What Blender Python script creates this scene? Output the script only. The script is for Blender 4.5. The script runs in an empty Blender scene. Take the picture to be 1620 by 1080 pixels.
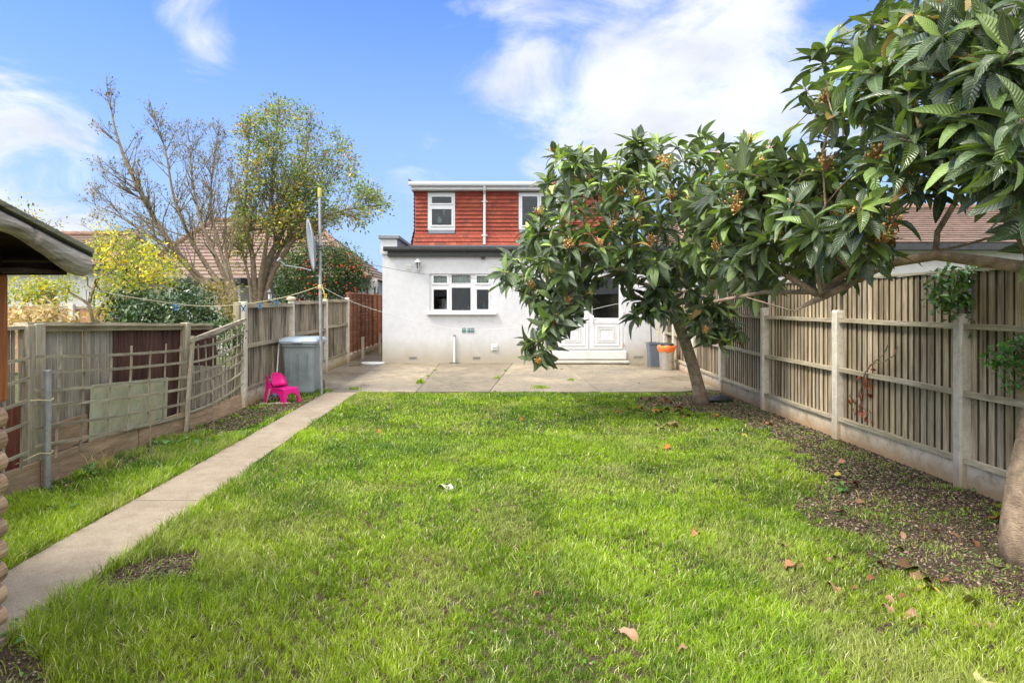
import bpy, math, random
import numpy as np
from mathutils import Vector, Matrix, noise as mnoise
R = math.radians
rng = np.random.default_rng(7)
random.seed(7)
scene = bpy.context.scene

# ------------------------------------------------------------------ camera
EYE = 1.55          # eye height
F = 1037.0          # focal length in photo pixels (1620 wide)
VX, VY = 772.0, 478.0
cam_d = bpy.data.cameras.new('camera'); cam = bpy.data.objects.new('camera', cam_d)
scene.collection.objects.link(cam); scene.camera = cam
cam.location = (0, 0, EYE); cam.rotation_euler = (R(90), 0, 0)
cam_d.sensor_width = 36.0; cam_d.lens = 36.0*F/1620
cam_d.shift_x = (810-VX)/1620; cam_d.shift_y = -(540-VY)/1620
cam_d.clip_start = .05; cam_d.clip_end = 2000

# ------------------------------------------------------------------ world
SUN = Vector((-.56, -.26, .83)).normalized()
world = bpy.data.worlds.new("World"); scene.world = world; world.use_nodes = True
def setup_world():
    nt = world.node_tree; nt.nodes.clear(); L = nt.links.new
    out = nt.nodes.new('ShaderNodeOutputWorld'); bg = nt.nodes.new('ShaderNodeBackground')
    sky = nt.nodes.new('ShaderNodeTexSky'); sky.sky_type = 'NISHITA'; sky.sun_disc = False
    sky.sun_elevation = math.asin(SUN.z); sky.sun_rotation = math.atan2(SUN.x, SUN.y) % (2*math.pi)
    sky.air_density = 1.0; sky.dust_density = 0.6; sky.ozone_density = 1.6
    tc = nt.nodes.new('ShaderNodeTexCoord')
    def math_(op, a, b=None, c=None, clamp=False):
        n = nt.nodes.new('ShaderNodeMath'); n.operation = op; n.use_clamp = clamp
        for i, v in enumerate((a, b, c)):
            if v is None: continue
            if isinstance(v, (int, float)): n.inputs[i].default_value = v
            else: L(v, n.inputs[i])
        return n.outputs[0]
    sep = nt.nodes.new('ShaderNodeSeparateXYZ'); L(tc.outputs['Generated'], sep.inputs[0])
    zz = math_('MAXIMUM', sep.outputs['Z'], 0.03)
    # cloud layer coordinates: the direction flattened on a high plane
    zc = math_('ADD', zz, .28)
    u = math_('DIVIDE', sep.outputs['X'], zc); v = math_('DIVIDE', sep.outputs['Y'], zc)
    comb = nt.nodes.new('ShaderNodeCombineXYZ'); L(u, comb.inputs[0]); L(v, comb.inputs[1])
    no = nt.nodes.new('ShaderNodeTexNoise'); no.inputs['Scale'].default_value = 2.9
    no.inputs['Detail'].default_value = 9; no.inputs['Roughness'].default_value = .60; no.inputs['Distortion'].default_value = .6
    L(comb.outputs[0], no.inputs['Vector'])
    def lobe(d, width, amp):
        d = Vector(d).normalized()
        vm = nt.nodes.new('ShaderNodeVectorMath'); vm.operation = 'DOT_PRODUCT'
        nrm = nt.nodes.new('ShaderNodeVectorMath'); nrm.operation = 'NORMALIZE'; L(tc.outputs['Generated'], nrm.inputs[0])
        L(nrm.outputs[0], vm.inputs[0]); vm.inputs[1].default_value = d
        mr = nt.nodes.new('ShaderNodeMapRange'); mr.interpolation_type = 'SMOOTHSTEP'; L(vm.outputs['Value'], mr.inputs['Value'])
        mr.inputs['From Min'].default_value = math.cos(R(width)); mr.inputs['From Max'].default_value = 1
        mr.inputs['To Min'].default_value = 0; mr.inputs['To Max'].default_value = amp
        return mr.outputs[0]
    def dirpx(x, y): return ((x-VX)/F, 1, (VY-y)/F)
    tot = no.outputs['Fac']
    tot = math_('ADD', tot, math_('MULTIPLY', math_('MAXIMUM', math_('MULTIPLY', sep.outputs['Y'], -1.0), 0.0), .4))  # extra cloud out of view, added to whiten the light
    tot = math_('ADD', tot, lobe((-.15, -.30, 1), 66, .45))      # unseen cloud added overhead and behind the camera for whiter fill light
    for (x, y, w, a) in ((1000, 40, 16, .14), (1200, 110, 16, .17), (880, 190, 10, .08), (20, 270, 10, .13), (-120, 330, 16, .13), (95, 200, 5, .05), (1000, 200, 7, .12), (760, 60, 7, .10), (740, 190, 5, .10),
                         (325, 62, 5, .13), (355, 100, 4, .09), (670, 268, 5, .17), (335, 5, 5, .10), (430, 150, 22, -.16), (700, 130, 10, -.07), (1100, 235, 8, .06)):
        tot = math_('ADD', tot, lobe(dirpx(x, y), w, a))
    mr = nt.nodes.new('ShaderNodeMapRange'); mr.interpolation_type = 'SMOOTHSTEP'; L(tot, mr.inputs['Value'])
    mr.inputs['From Min'].default_value = .50; mr.inputs['From Max'].default_value = .84
    fac = math_('MULTIPLY', mr.outputs[0], .92)
    # pale haze low in the sky
    hz = nt.nodes.new('ShaderNodeMapRange'); hz.interpolation_type = 'SMOOTHSTEP'; L(sep.outputs['Z'], hz.inputs['Value'])
    hz.inputs['From Min'].default_value = 0; hz.inputs['From Max'].default_value = .52
    hz.inputs['To Min'].default_value = .80; hz.inputs['To Max'].default_value = 0
    tint = nt.nodes.new('ShaderNodeMix'); tint.data_type = 'RGBA'; tint.blend_type = 'MULTIPLY'; tint.inputs[0].default_value = 1
    L(sky.outputs[0], tint.inputs[6]); tint.inputs[7].default_value = SKY_TINT
    m0 = nt.nodes.new('ShaderNodeMix'); m0.data_type = 'RGBA'; L(hz.outputs[0], m0.inputs[0]); L(tint.outputs[2], m0.inputs[6]); m0.inputs[7].default_value = SKY_HAZE
    m1 = nt.nodes.new('ShaderNodeMix'); m1.data_type = 'RGBA'; L(fac, m1.inputs[0]); L(m0.outputs[2], m1.inputs[6]); 
    # unseen clouds overhead and behind the camera, brightened to add fill light
    fill_glow = lobe((-.15, -.45, 1), 74, 3.3); gm = nt.nodes.new('ShaderNodeMix'); gm.data_type = 'RGBA'; gm.blend_type = 'MULTIPLY'; gm.inputs[0].default_value = 1
    gc = nt.nodes.new('ShaderNodeCombineXYZ'); g1 = math_('ADD', fill_glow, 1.0)
    no2 = nt.nodes.new('ShaderNodeTexNoise'); no2.inputs['Scale'].default_value = 3.4; no2.inputs['Detail'].default_value = 7; L(comb.outputs[0], no2.inputs['Vector'])
    sh = nt.nodes.new('ShaderNodeMapRange'); L(no2.outputs['Fac'], sh.inputs['Value']); sh.inputs['From Min'].default_value = .35; sh.inputs['From Max'].default_value = .65; sh.inputs['To Min'].default_value = .84; sh.inputs['To Max'].default_value = 1.12
    g1 = math_('MULTIPLY', g1, sh.outputs[0])
    for i in range(3): L(g1, gc.inputs[i])
    wt = nt.nodes.new('ShaderNodeMix'); wt.data_type = 'RGBA'; L(math_('MULTIPLY', fill_glow, .25, clamp=True), wt.inputs[0]); wt.inputs[6].default_value = SKY_CLOUD; wt.inputs[7].default_value = (4.6, 4.45, 4.2, 1)
    L(gc.outputs[0], gm.inputs[6]); L(wt.outputs[2], gm.inputs[7]); L(gm.outputs[2], m1.inputs[7])
    L(m1.outputs[2], bg.inputs[0]); bg.inputs[1].default_value = SKY_STR; L(bg.outputs[0], out.inputs[0])
SKY_TINT = (.50, .74, 1.22, 1); SKY_HAZE = (2.2, 2.95, 4.0, 1); SKY_CLOUD = (4.4, 4.5, 4.7, 1); SKY_STR = .113
setup_world()
sun_d = bpy.data.lights.new('sun', 'SUN'); sun = bpy.data.objects.new('sun', sun_d); scene.collection.objects.link(sun)
sun_d.energy = 2.3; sun_d.angle = R(15); sun_d.color = (1, .94, .84)
sun.rotation_euler = SUN.to_track_quat('Z', 'Y').to_euler()
vs = scene.view_settings; vs.view_transform = 'Standard'; vs.look = 'None'; vs.gamma = 1; vs.use_curve_mapping = False
vs.exposure = 1.06
scene.cycles.use_denoising = True
scene.cycles.max_bounces = 8; scene.cycles.transparent_max_bounces = 8

# ------------------------------------------------------------------ helpers
def at(px, py, Y): return Vector(((px-VX)*Y/F, Y, EYE-(py-VY)*Y/F))
def gr(px, py, z=0.0):
    Y = (EYE-z)*F/(py-VY); return Vector(((px-VX)*Y/F, Y, z))
ORG = {}
def tag(o, label=None, cat=None, group=None, kind=None):
    if label: o['label'] = label
    if cat: o['category'] = cat
    if group: o['group'] = group
    if kind: o['kind'] = kind
    return o
def empty(name, loc, label, cat, group=None):
    o = bpy.data.objects.new(name, None); scene.collection.objects.link(o)
    o.location = loc; o.empty_display_size = .1; ORG[o.name] = Vector(loc)
    return tag(o, label, cat, group)
class MB:
    def __init__(s): s.v = []; s.f = []; s.c = []
    def add(s, vs_, fs, col=(1, 1, 1)):
        b = len(s.v); s.v += [tuple(p) for p in vs_]; s.f += [tuple(i+b for i in f) for f in fs]; s.c += [tuple(col)]*len(vs_)
    def box(s, x0, x1, y0, y1, z0, z1, col=(1, 1, 1), M=None):
        vs_ = [Vector((x, y, z)) for z in (z0, z1) for x, y in ((x0, y0), (x1, y0), (x1, y1), (x0, y1))]
        if M is not None: vs_ = [M @ p for p in vs_]
        s.add(vs_, ((0, 3, 2, 1), (4, 5, 6, 7), (0, 1, 5, 4), (1, 2, 6, 5), (2, 3, 7, 6), (3, 0, 4, 7)), col)
    def cbox(s, x0, x1, y0, y1, z0, z1, b=.006, col=(1, 1, 1), M=None):      # box with chamfered edges
        vs_ = []
        for sx, X in ((-1, x0), (1, x1)):
            for sy, Y in ((-1, y0), (1, y1)):
                for sz, Z in ((-1, z0), (1, z1)):
                    vs_ += [(X, Y-sy*b, Z-sz*b), (X-sx*b, Y, Z-sz*b), (X-sx*b, Y-sy*b, Z)]
        vs_ = [Vector(p) for p in vs_]
        if M is not None: vs_ = [M @ p for p in vs_]
        def k(i, j, l, a): return ((i*2+j)*2+l)*3+a
        fs = []
        for i in (0, 1): fs.append([k(i, 0, 0, 0), k(i, 1, 0, 0), k(i, 1, 1, 0), k(i, 0, 1, 0)])
        for j in (0, 1): fs.append([k(0, j, 0, 1), k(1, j, 0, 1), k(1, j, 1, 1), k(0, j, 1, 1)])
        for l in (0, 1): fs.append([k(0, 0, l, 2), k(1, 0, l, 2), k(1, 1, l, 2), k(0, 1, l, 2)])
        for i in (0, 1):
            for j in (0, 1): fs.append([k(i, j, 0, 0), k(i, j, 0, 1), k(i, j, 1, 1), k(i, j, 1, 0)])
            for l in (0, 1): fs.append([k(i, 0, l, 0), k(i, 0, l, 2), k(i, 1, l, 2), k(i, 1, l, 0)])
        for j in (0, 1):
            for l in (0, 1): fs.append([k(0, j, l, 1), k(0, j, l, 2), k(1, j, l, 2), k(1, j, l, 1)])
        for i in (0, 1):
            for j in (0, 1):
                for l in (0, 1): fs.append([k(i, j, l, 0), k(i, j, l, 1), k(i, j, l, 2)])
        s.add(vs_, fs, col)
    def bar(s, a, b, w, h, col=(1, 1, 1), up=(0, 0, 1), sub=1, wob=0):          # rectangular bar from a to b
        a, b = Vector(a), Vector(b); d = (b-a).normalized(); up = Vector(up)
        sd = d.cross(up).normalized(); u = sd.cross(d)
        vs_ = []; fs = []
        for i in range(sub+1):
            t = i/sub; p = a.lerp(b, t)
            if wob: p = p + u*wob*mnoise.noise(p*2.3) + sd*wob*mnoise.noise(p*2.9+Vector((7, 3, 1)))
            vs_ += [p-sd*w/2-u*h/2, p+sd*w/2-u*h/2, p+sd*w/2+u*h/2, p-sd*w/2+u*h/2]
            if i:
                q = (i-1)*4
                fs += [(q+j, q+(j+1) % 4, q+4+(j+1) % 4, q+4+j) for j in range(4)]
        e = sub*4; fs += [(3, 2, 1, 0), (e, e+1, e+2, e+3)]
        s.add(vs_, fs, col)
    def tube(s, pts, rad, n=8, col=(1, 1, 1), cap=True):
        pts = [Vector(p) for p in pts]
        if isinstance(rad, (int, float)): rad = [rad]*len(pts)
        vs_ = []; fs = []; pu = None
        for i, p in enumerate(pts):
            d = (pts[min(i+1, len(pts)-1)]-pts[max(i-1, 0)])
            d = d.normalized() if d.length > 1e-9 else Vector((0, 0, 1))
            if pu is None:
                pu = d.orthogonal().normalized()
            pu = (pu-d*pu.dot(d)); pu = pu.normalized() if pu.length > 1e-6 else d.orthogonal().normalized()
            w = d.cross(pu)
            for k in range(n):
                a = 2*math.pi*k/n; vs_.append(p+(pu*math.cos(a)+w*math.sin(a))*rad[i])
            if i:
                q = (i-1)*n; fs += [(q+k, q+(k+1) % n, q+n+(k+1) % n, q+n+k) for k in range(n)]
        if cap: fs += [tuple(range(n))[::-1], tuple(range(len(pts)*n-n, len(pts)*n))]
        s.add(vs_, fs, col)
    def lathe(s, c, prof, n=24, col=(1, 1, 1), sx=1, sy=1):      # prof: list of (r, z)
        vs_ = []; fs = []
        for i, (r, z) in enumerate(prof):
            for k in range(n):
                a = 2*math.pi*k/n; vs_.append((c[0]+math.cos(a)*r*sx, c[1]+math.sin(a)*r*sy, c[2]+z))
            if i: q = (i-1)*n; fs += [(q+k, q+(k+1) % n, q+n+(k+1) % n, q+n+k) for k in range(n)]
        fs += [tuple(range(n))[::-1], tuple(range(len(prof)*n-n, len(prof)*n))]
        s.add(vs_, fs, col)
    def build(s, name, mat, parent=None, smooth=False, org=None):
        o_ = Vector((0, 0, 0))
        if parent is not None: o_ = ORG[parent.name]
        elif org is not None: o_ = Vector(org)
        me = bpy.data.meshes.new(name)
        me.from_pydata([(p[0]-o_.x, p[1]-o_.y, p[2]-o_.z) for p in s.v], [], s.f)
        a = me.color_attributes.new('Col', 'FLOAT_COLOR', 'POINT')
        c = np.ones((len(s.v), 4), np.float32); c[:, :3] = np.array(s.c, np.float32).reshape(-1, 3); a.data.foreach_set('color', c.ravel())
        if smooth: me.polygons.foreach_set('use_smooth', [True]*len(me.polygons))
        me.materials.append(mat)
        o = bpy.data.objects.new(name, me); scene.collection.objects.link(o)
        if parent is not None: o.parent = parent
        else: o.location = o_
        ORG[o.name] = o_
        return o
def np_mesh(name, V, sizes, idx, mat, col=None, uv=None, parent=None, org=None, smooth=False):
    o_ = ORG[parent.name] if parent is not None else Vector(org or (0, 0, 0))
    me = bpy.data.meshes.new(name); V = np.asarray(V, np.float32)-np.array(o_, np.float32)
    me.vertices.add(len(V)); me.vertices.foreach_set('co', V.ravel())
    me.loops.add(len(idx)); me.loops.foreach_set('vertex_index', np.asarray(idx, np.int32))
    me.polygons.add(len(sizes)); st = np.concatenate([[0], np.cumsum(sizes)[:-1]]).astype(np.int32)
    me.polygons.foreach_set('loop_start', st)
    if smooth: me.polygons.foreach_set('use_smooth', np.ones(len(sizes), bool))
    if col is not None:
        a = me.color_attributes.new('Col', 'FLOAT_COLOR', 'POINT'); c = np.ones((len(V), 4), np.float32); c[:, :3] = col; a.data.foreach_set('color', c.ravel())
    if uv is not None:
        a = me.attributes.new('leafuv', 'FLOAT_VECTOR', 'POINT'); a.data.foreach_set('vector', np.asarray(uv, np.float32).ravel())
    me.update(calc_edges=True); me.materials.append(mat)
    o = bpy.data.objects.new(name, me); scene.collection.objects.link(o)
    if parent is not None: o.parent = parent
    else: o.location = o_
    ORG[o.name] = o_
    return o
def scatter(name, mat, tmpls, pos, ax, nrm, size, col, which=None, parent=None, org=None, smooth=True):
    """many small leaves as one mesh. tmpl = (verts Nx3 (x along, y across, z up), faces, uv Nx3)"""
    pos = np.asarray(pos, float); N = len(pos)
    ax = np.asarray(ax, float); ax /= np.linalg.norm(ax, axis=1, keepdims=True)+1e-9
    nrm = np.asarray(nrm, float); sd = np.cross(nrm, ax); sd /= np.linalg.norm(sd, axis=1, keepdims=True)+1e-9
    nn = np.cross(ax, sd)
    size = np.broadcast_to(np.asarray(size, float).reshape(N, -1), (N, 3)) if np.ndim(size) > 1 else np.repeat(np.asarray(size, float).reshape(-1, 1), 3, 1) if np.ndim(size) == 1 else np.full((N, 3), size)
    if which is None: which = rng.integers(0, len(tmpls), N)
    Vs, Ss, Is, Cs, Us = [], [], [], [], []; base = 0
    for k, (tv, tf, tu) in enumerate(tmpls):
        m = which == k; n = int(m.sum())
        if not n: continue
        tv = np.asarray(tv, float)
        P = tv[None]*size[m][:, None, :]
        W = pos[m][:, None, :]+P[..., 0:1]*ax[m][:, None, :]+P[..., 1:2]*sd[m][:, None, :]+P[..., 2:3]*nn[m][:, None, :]
        nv = len(tv); flat = np.array([i for f in tf for i in f]); sz = np.array([len(f) for f in tf])
        off = base+np.arange(n)*nv
        Vs.append(W.reshape(-1, 3)); Is.append((flat[None]+off[:, None]).ravel()); Ss.append(np.tile(sz, n))
        Cs.append(np.repeat(np.asarray(col)[m], nv, 0)); Us.append(np.tile(np.asarray(tu, float), (n, 1))); base += n*nv
    return np_mesh(name, np.concatenate(Vs), np.concatenate(Ss), np.concatenate(Is), mat, np.concatenate(Cs), np.concatenate(Us), parent, org, smooth)
def leaf_tmpl(nst, width, droop, fold, wave=0, shape='ell', petiole=.08):
    """leaf of length 1 along x"""
    v = []; u = []; f = []
    for i in range(nst+1):
        t = i/nst
        if shape == 'ell': w = (math.sin(math.pi*min(1, t**.8))**.75)*width/2
        else: w = math.sin(math.pi*t)**.9*width/2
        w = max(w, .012)
        ang = droop*t; x = (math.sin(ang)/droop if abs(droop) > 1e-3 else t); z = -(1-math.cos(ang))/droop if abs(droop) > 1e-3 else 0
        for s in (-1, 0, 1):
            v.append((x+petiole, s*w, z+(abs(s)*w*fold)+(wave*math.sin(t*9+s*2)*w if s else 0))); u.append((t, s, 0))
        if i:
            b = (i-1)*3; f += [(b, b+3, b+4, b+1), (b+1, b+4, b+5, b+2)]
    v += [(0, -.006, 0), (0, .006, 0)]; u += [(0, 0, 0)]*2; n = len(v); f.append((n-2, 0, 2, n-1))
    return v, f, u
LQ = [leaf_tmpl(6, .31, d, f, .14) for d, f in ((.4, .4), (.8, .5), (1.2, .3), (.1, .55), (1.5, .4))]
SMALL = [leaf_tmpl(2, .55, .5, .25, 0, petiole=.15), leaf_tmpl(2, .45, .1, .35, 0, petiole=.15)]
def unit(n):
    a = rng.normal(size=(n, 3)); return a/np.linalg.norm(a, axis=1, keepdims=True)
def inpoly(px, py, poly):
    poly = np.asarray(poly, float); c = np.zeros(np.shape(px), bool); j = len(poly)-1
    for i in range(len(poly)):
        xi, yi = poly[i]; xj, yj = poly[j]
        with np.errstate(divide='ignore', invalid='ignore'):
            c ^= ((yi > py) != (yj > py)) & (px < (xj-xi)*(py-yi)/(yj-yi+1e-12)+xi)
        j = i
    return c
def edge_dist(px, py, poly):
    poly = np.asarray(poly, float); best = np.full(np.shape(px), 1e9)
    for i in range(len(poly)):
        a = poly[i]; b = poly[(i+1) % len(poly)]; d = b-a; L2 = (d**2).sum()+1e-9
        t = np.clip(((px-a[0])*d[0]+(py-a[1])*d[1])/L2, 0, 1)
        best = np.minimum(best, np.hypot(px-a[0]-t*d[0], py-a[1]-t*d[1]))
    return best
def vnoise(x, y, s, seed=0):        # cheap smooth value noise, -1..1
    out = np.zeros(np.shape(x)); x = np.asarray(x, float)/s+seed*13.7; y = np.asarray(y, float)/s+seed*7.1
    amp = 1; tot = 0
    for o in range(3):
        xi = np.floor(x).astype(int); yi = np.floor(y).astype(int); fx = x-xi; fy = y-yi
        fx = fx*fx*(3-2*fx); fy = fy*fy*(3-2*fy)
        def h(a, b):
            q = np.sin(a*127.1+b*311.7+seed*17.3)*43758.5453; return (q-np.floor(q))*2-1
        out += amp*((h(xi, yi)*(1-fx)+h(xi+1, yi)*fx)*(1-fy)+(h(xi, yi+1)*(1-fx)+h(xi+1, yi+1)*fx)*fy); tot += amp
        amp *= .5; x = x*2.03+5; y = y*2.03+3
    return out/tot

# ------------------------------------------------------------------ materials
class NT:
    def __init__(s, name):
        s.m = bpy.data.materials.new(name); s.m.use_nodes = True; s.t = s.m.node_tree
        s.p = s.t.nodes['Principled BSDF']; s.out = s.t.nodes['Material Output']
    def n(s, ty, **kw):
        n = s.t.nodes.new(ty)
        for k, v in kw.items(): setattr(n, k, v)
        return n
    def L(s, a, b): s.t.links.new(a, b)
    def put(s, sock, v):
        if isinstance(v, (int, float)): sock.default_value = v
        elif isinstance(v, tuple): sock.default_value = v if len(v) == 4 or sock.type == 'VECTOR' else v+(1,)
        else: s.L(v, sock)
    def obj(s, scale=(1, 1, 1)):
        tc = s.n('ShaderNodeTexCoord'); mp = s.n('ShaderNodeMapping'); mp.inputs['Scale'].default_value = scale
        s.L(tc.outputs['Object'], mp.inputs[0]); return mp.outputs[0]
    def noise(s, vec, scale, detail=5, rough=.6, dist=0):
        n = s.n('ShaderNodeTexNoise'); s.L(vec, n.inputs['Vector']); n.inputs['Scale'].default_value = scale
        n.inputs['Detail'].default_value = detail; n.inputs['Roughness'].default_value = rough; n.inputs['Distortion'].default_value = dist
        return n.outputs['Fac']
    def ramp(s, fac, stops):
        r = s.n('ShaderNodeValToRGB'); s.L(fac, r.inputs[0]); e = r.color_ramp.elements
        while len(e) < len(stops): e.new(.5)
        for i, (p, c) in enumerate(stops): e[i].position = p; e[i].color = tuple(c)+(1,) if len(c) == 3 else c
        return r.outputs[0]
    def mr(s, v, a, b, c=0, d=1):
        m = s.n('ShaderNodeMapRange'); s.L(v, m.inputs['Value'])
        for k, x in zip(('From Min', 'From Max', 'To Min', 'To Max'), (a, b, c, d)): m.inputs[k].default_value = x
        return m.outputs[0]
    def mix(s, fac, a, b, mode='MIX'):
        m = s.n('ShaderNodeMix', data_type='RGBA', blend_type=mode); s.put(m.inputs[0], fac); s.put(m.inputs[6], a); s.put(m.inputs[7], b)
        return m.outputs[2]
    def math(s, op, a, b=0.0, clamp=False):
        m = s.n('ShaderNodeMath', operation=op, use_clamp=clamp); s.put(m.inputs[0], a); s.put(m.inputs[1], b); return m.outputs[0]
    def col(s):
        a = s.n('ShaderNodeAttribute', attribute_name='Col'); return a.outputs['Color']
    def bump(s, h, strength=.4, dist=.01):
        b = s.n('ShaderNodeBump'); s.L(h, b.inputs['Height']); b.inputs['Strength'].default_value = strength; b.inputs['Distance'].default_value = dist
        s.L(b.outputs[0], s.p.inputs['Normal']); return b.outputs[0]
    def fin(s, base, rough=.7, spec=.4, metal=0):
        s.put(s.p.inputs['Base Color'], base); s.put(s.p.inputs['Roughness'], rough)
        s.p.inputs['Specular IOR Level'].default_value = spec; s.p.inputs['Metallic'].default_value = metal
        return s.m
def plain(name, c, rough=.6, spec=.4, metal=0, var=.12, scale=9, bump=.15):
    t = NT(name); n = t.noise(t.obj(), scale, 6, .65); n2 = t.noise(t.obj((1, 1, 3.2) if 'pale' in name else (1, 1, .35) if 'bark' in name else (1, 1, 1)), scale*(4 if 'bark' in name else 9), 5)
    b = t.mix(1, t.ramp(n, [(.3, tuple(x*(1-var) for x in c)), (.7, tuple(min(1, x*(1+var)) for x in c))]), t.col(), 'MULTIPLY')
    if bump: t.bump(n2, bump, .02 if 'bark' in name else .004)
    r = t.mr(n, .3, .7, max(0, rough-.08), min(1, rough+.08))
    return t.fin(b, r, spec, metal)
def wood(name, axis, a, b, dark, green=None, streak=1.0, stain=.5, rough=.8):
    t = NT(name); sc = [26, 26, 26]; sc[axis] = 1.3
    n = t.noise(t.obj(tuple(sc)), 1.0*streak, 7, .65, .4); fine = t.noise(t.obj(tuple(x*4 for x in sc)), 1.0, 4)
    sc2 = [5, 5, 5]; sc2[axis] = 1.1
    big = t.noise(t.obj(tuple(sc2)), 1.0, 5, .6)
    base = t.ramp(n, [(.28, dark), (.45, a), (.68, b)])
    base = t.mix(t.mr(fine, .38, .66, 0, .55), base, dark)
    base = t.mix(t.mr(big, .46, .66, 0, stain), base, dark)
    if green:
        g = t.noise(t.obj((2.2, 2.2, 1.5)), 1.0, 4)
        base = t.mix(t.mr(g, .54, .76, 0, .55), base, green)
    base = t.mix(1, base, t.col(), 'MULTIPLY')
    t.bump(t.math('ADD', n, t.math('MULTIPLY', fine, .5)), .55, .004)
    return t.fin(base, rough, .25)
def leafmat(name, rough=.38, trans=.28, back=(1.3, 1.35, 1.1), vein=.0, spec=.5, bstr=.5):
    t = NT(name); c = t.col(); geo = t.n('ShaderNodeNewGeometry')
    at_ = t.n('ShaderNodeAttribute', attribute_name='leafuv'); sp = t.n('ShaderNodeSeparateXYZ'); t.L(at_.outputs['Vector'], sp.inputs[0])
    if vein:
        av = t.math('ABSOLUTE', sp.outputs['Y'])
        ph = t.math('ADD', t.math('MULTIPLY', sp.outputs['X'], 80.0), t.math('MULTIPLY', av, -14.0))
        w = t.math('SINE', ph); mid = t.math('LESS_THAN', av, .09)
        c = t.mix(t.mr(w, .2, 1, 0, vein), c, t.mix(1, c, (1.9, 1.75, 1.6), 'MULTIPLY'))
        c = t.mix(t.math('MULTIPLY', mid, .45), c, (.28, .33, .14))
        t.bump(w, bstr, .006)
    cb = t.mix(1, c, back+(1,) if len(back) == 3 else back, 'MULTIPLY')
    if vein: cb = t.mix(.35, cb, (.16, .17, .10))
    base = t.mix(geo.outputs['Backfacing'], c, cb)
    m = t.fin(base, rough, spec)
    if vein: t.L(t.mr(geo.outputs['Backfacing'], 0, 1, rough, .8), t.p.inputs['Roughness'])
    tr = t.n('ShaderNodeBsdfTranslucent'); t.L(t.mix(1, c, (1.5, 1.6, .6), 'MULTIPLY'), tr.inputs[0])
    ms = t.n('ShaderNodeMixShader'); ms.inputs[0].default_value = trans
    t.L(t.p.outputs[0], ms.inputs[1]); t.L(tr.outputs[0], ms.inputs[2]); t.L(ms.outputs[0], t.out.inputs[0])
    return m
def glassmat(name, tint=(.75, .8, .8), gloss=1.0):
    t = NT(name); fr = t.n('ShaderNodeFresnel'); fr.inputs[0].default_value = 1.45
    gl = t.n('ShaderNodeBsdfGlossy'); gl.inputs['Roughness'].default_value = .02; gl.inputs[0].default_value = (.95, .97, 1, 1)
    tr = t.n('ShaderNodeBsdfTransparent'); tr.inputs[0].default_value = tint+(1,)
    n = t.noise(t.obj(), 1.0, 0); b = t.n('ShaderNodeBump'); b.inputs['Strength'].default_value = .03; b.inputs['Distance'].default_value = .02
    t.L(n, b.inputs['Height']); t.L(b.outputs[0], gl.inputs['Normal'])
    ms = t.n('ShaderNodeMixShader'); t.L(t.math('MULTIPLY', fr.outputs[0], gloss, True), ms.inputs[0]); t.L(tr.outputs[0], ms.inputs[1]); t.L(gl.outputs[0], ms.inputs[2]); t.L(ms.outputs[0], t.out.inputs[0])
    return t.m
def concrete(name, a, b, dirt, scale=1.2, speck=.5, rough=.85, wet=0, base_dirt=None):
    t = NT(name); o = t.obj(); big = t.noise(o, scale, 6, .6, .3); med = t.noise(o, scale*7, 6, .7); fine = t.noise(o, 160, 3, .7)
    vo = t.n('ShaderNodeTexVoronoi'); t.L(o, vo.inputs['Vector']); vo.inputs['Scale'].default_value = 130
    base = t.ramp(big, [(.32, a), (.66, b)]); base = t.mix(t.mr(med, .44, .68, 0, .7), base, dirt)
    base = t.mix(t.mr(fine, .35, .7, 0, speck), base, tuple(x*.4 for x in a)); sp2 = t.noise(o, 38, 4, .8); base = t.mix(t.mr(sp2, .58, .72, 0, speck*1.1), base, tuple(x*.5 for x in dirt))
    sc = t.mr(vo.outputs['Distance'], .0, .35, speck*.7, 0); base = t.mix(sc, base, (.62, .58, .50))
    if base_dirt:
        tc = t.n('ShaderNodeTexCoord'); sp = t.n('ShaderNodeSeparateXYZ'); t.L(tc.outputs['Object'], sp.inputs[0])
        z = t.math('ADD', sp.outputs['Z'], t.math('MULTIPLY', t.noise(t.obj((3, 3, .6)), 1.5, 6), base_dirt[1]))
        base = t.mix(t.mr(z, base_dirt[2], base_dirt[2]+base_dirt[3], base_dirt[4], 0), base, base_dirt[0])
    base = t.mix(1, base, t.col(), 'MULTIPLY')
    t.bump(t.math('ADD', fine, t.math('MULTIPLY', med, .8)), .45, .005)
    r = t.mr(big, .35, .6, rough-wet, rough) if wet else rough
    return t.fin(base, r, .35)

M = {}
M['wall'] = concrete('painted render', (.51, .52, .545), (.57, .58, .60), (.46, .465, .47), 1.0, .05, .85, base_dirt=((.36, .31, .235), .34, .30, .55, .9))
M['wall2'] = concrete('neighbour render', (.55, .545, .53), (.62, .615, .60), (.48, .47, .44), .7, .06, .85)
M['upvc'] = plain('white upvc', (.64, .65, .665), .35, .5, 0, .03, 3, .02)
M['greywhite'] = plain('grey white trim', (.62, .62, .61), .5, .4, 0, .08, 4, .05)
M['black'] = plain('black plastic', (.03, .032, .035), .45, .5, 0, .3, 8, .1)
M['felt'] = plain('bitumen felt', (.05, .055, .06), .8, .3, 0, .35, 12, .3)
M['lead'] = plain('grey lead', (.22, .24, .27), .6, .4, .2, .15, 6)
M['glass'] = glassmat('window glass')
M['inside'] = plain('dim room', (.26, .24, .21), .9, .1, 0, .4, 2)
M['curtain'] = plain('cream net curtain', (.85, .80, .66), .9, .1, 0, .1, 12)
M['tile'] = plain('clay tile', (.30, .066, .04), .75, .3, 0, .25, 14, .3)
M['rooftile'] = plain('roof tile', (.195, .138, .112), .85, .25, 0, .28, 5, .3)
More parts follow.
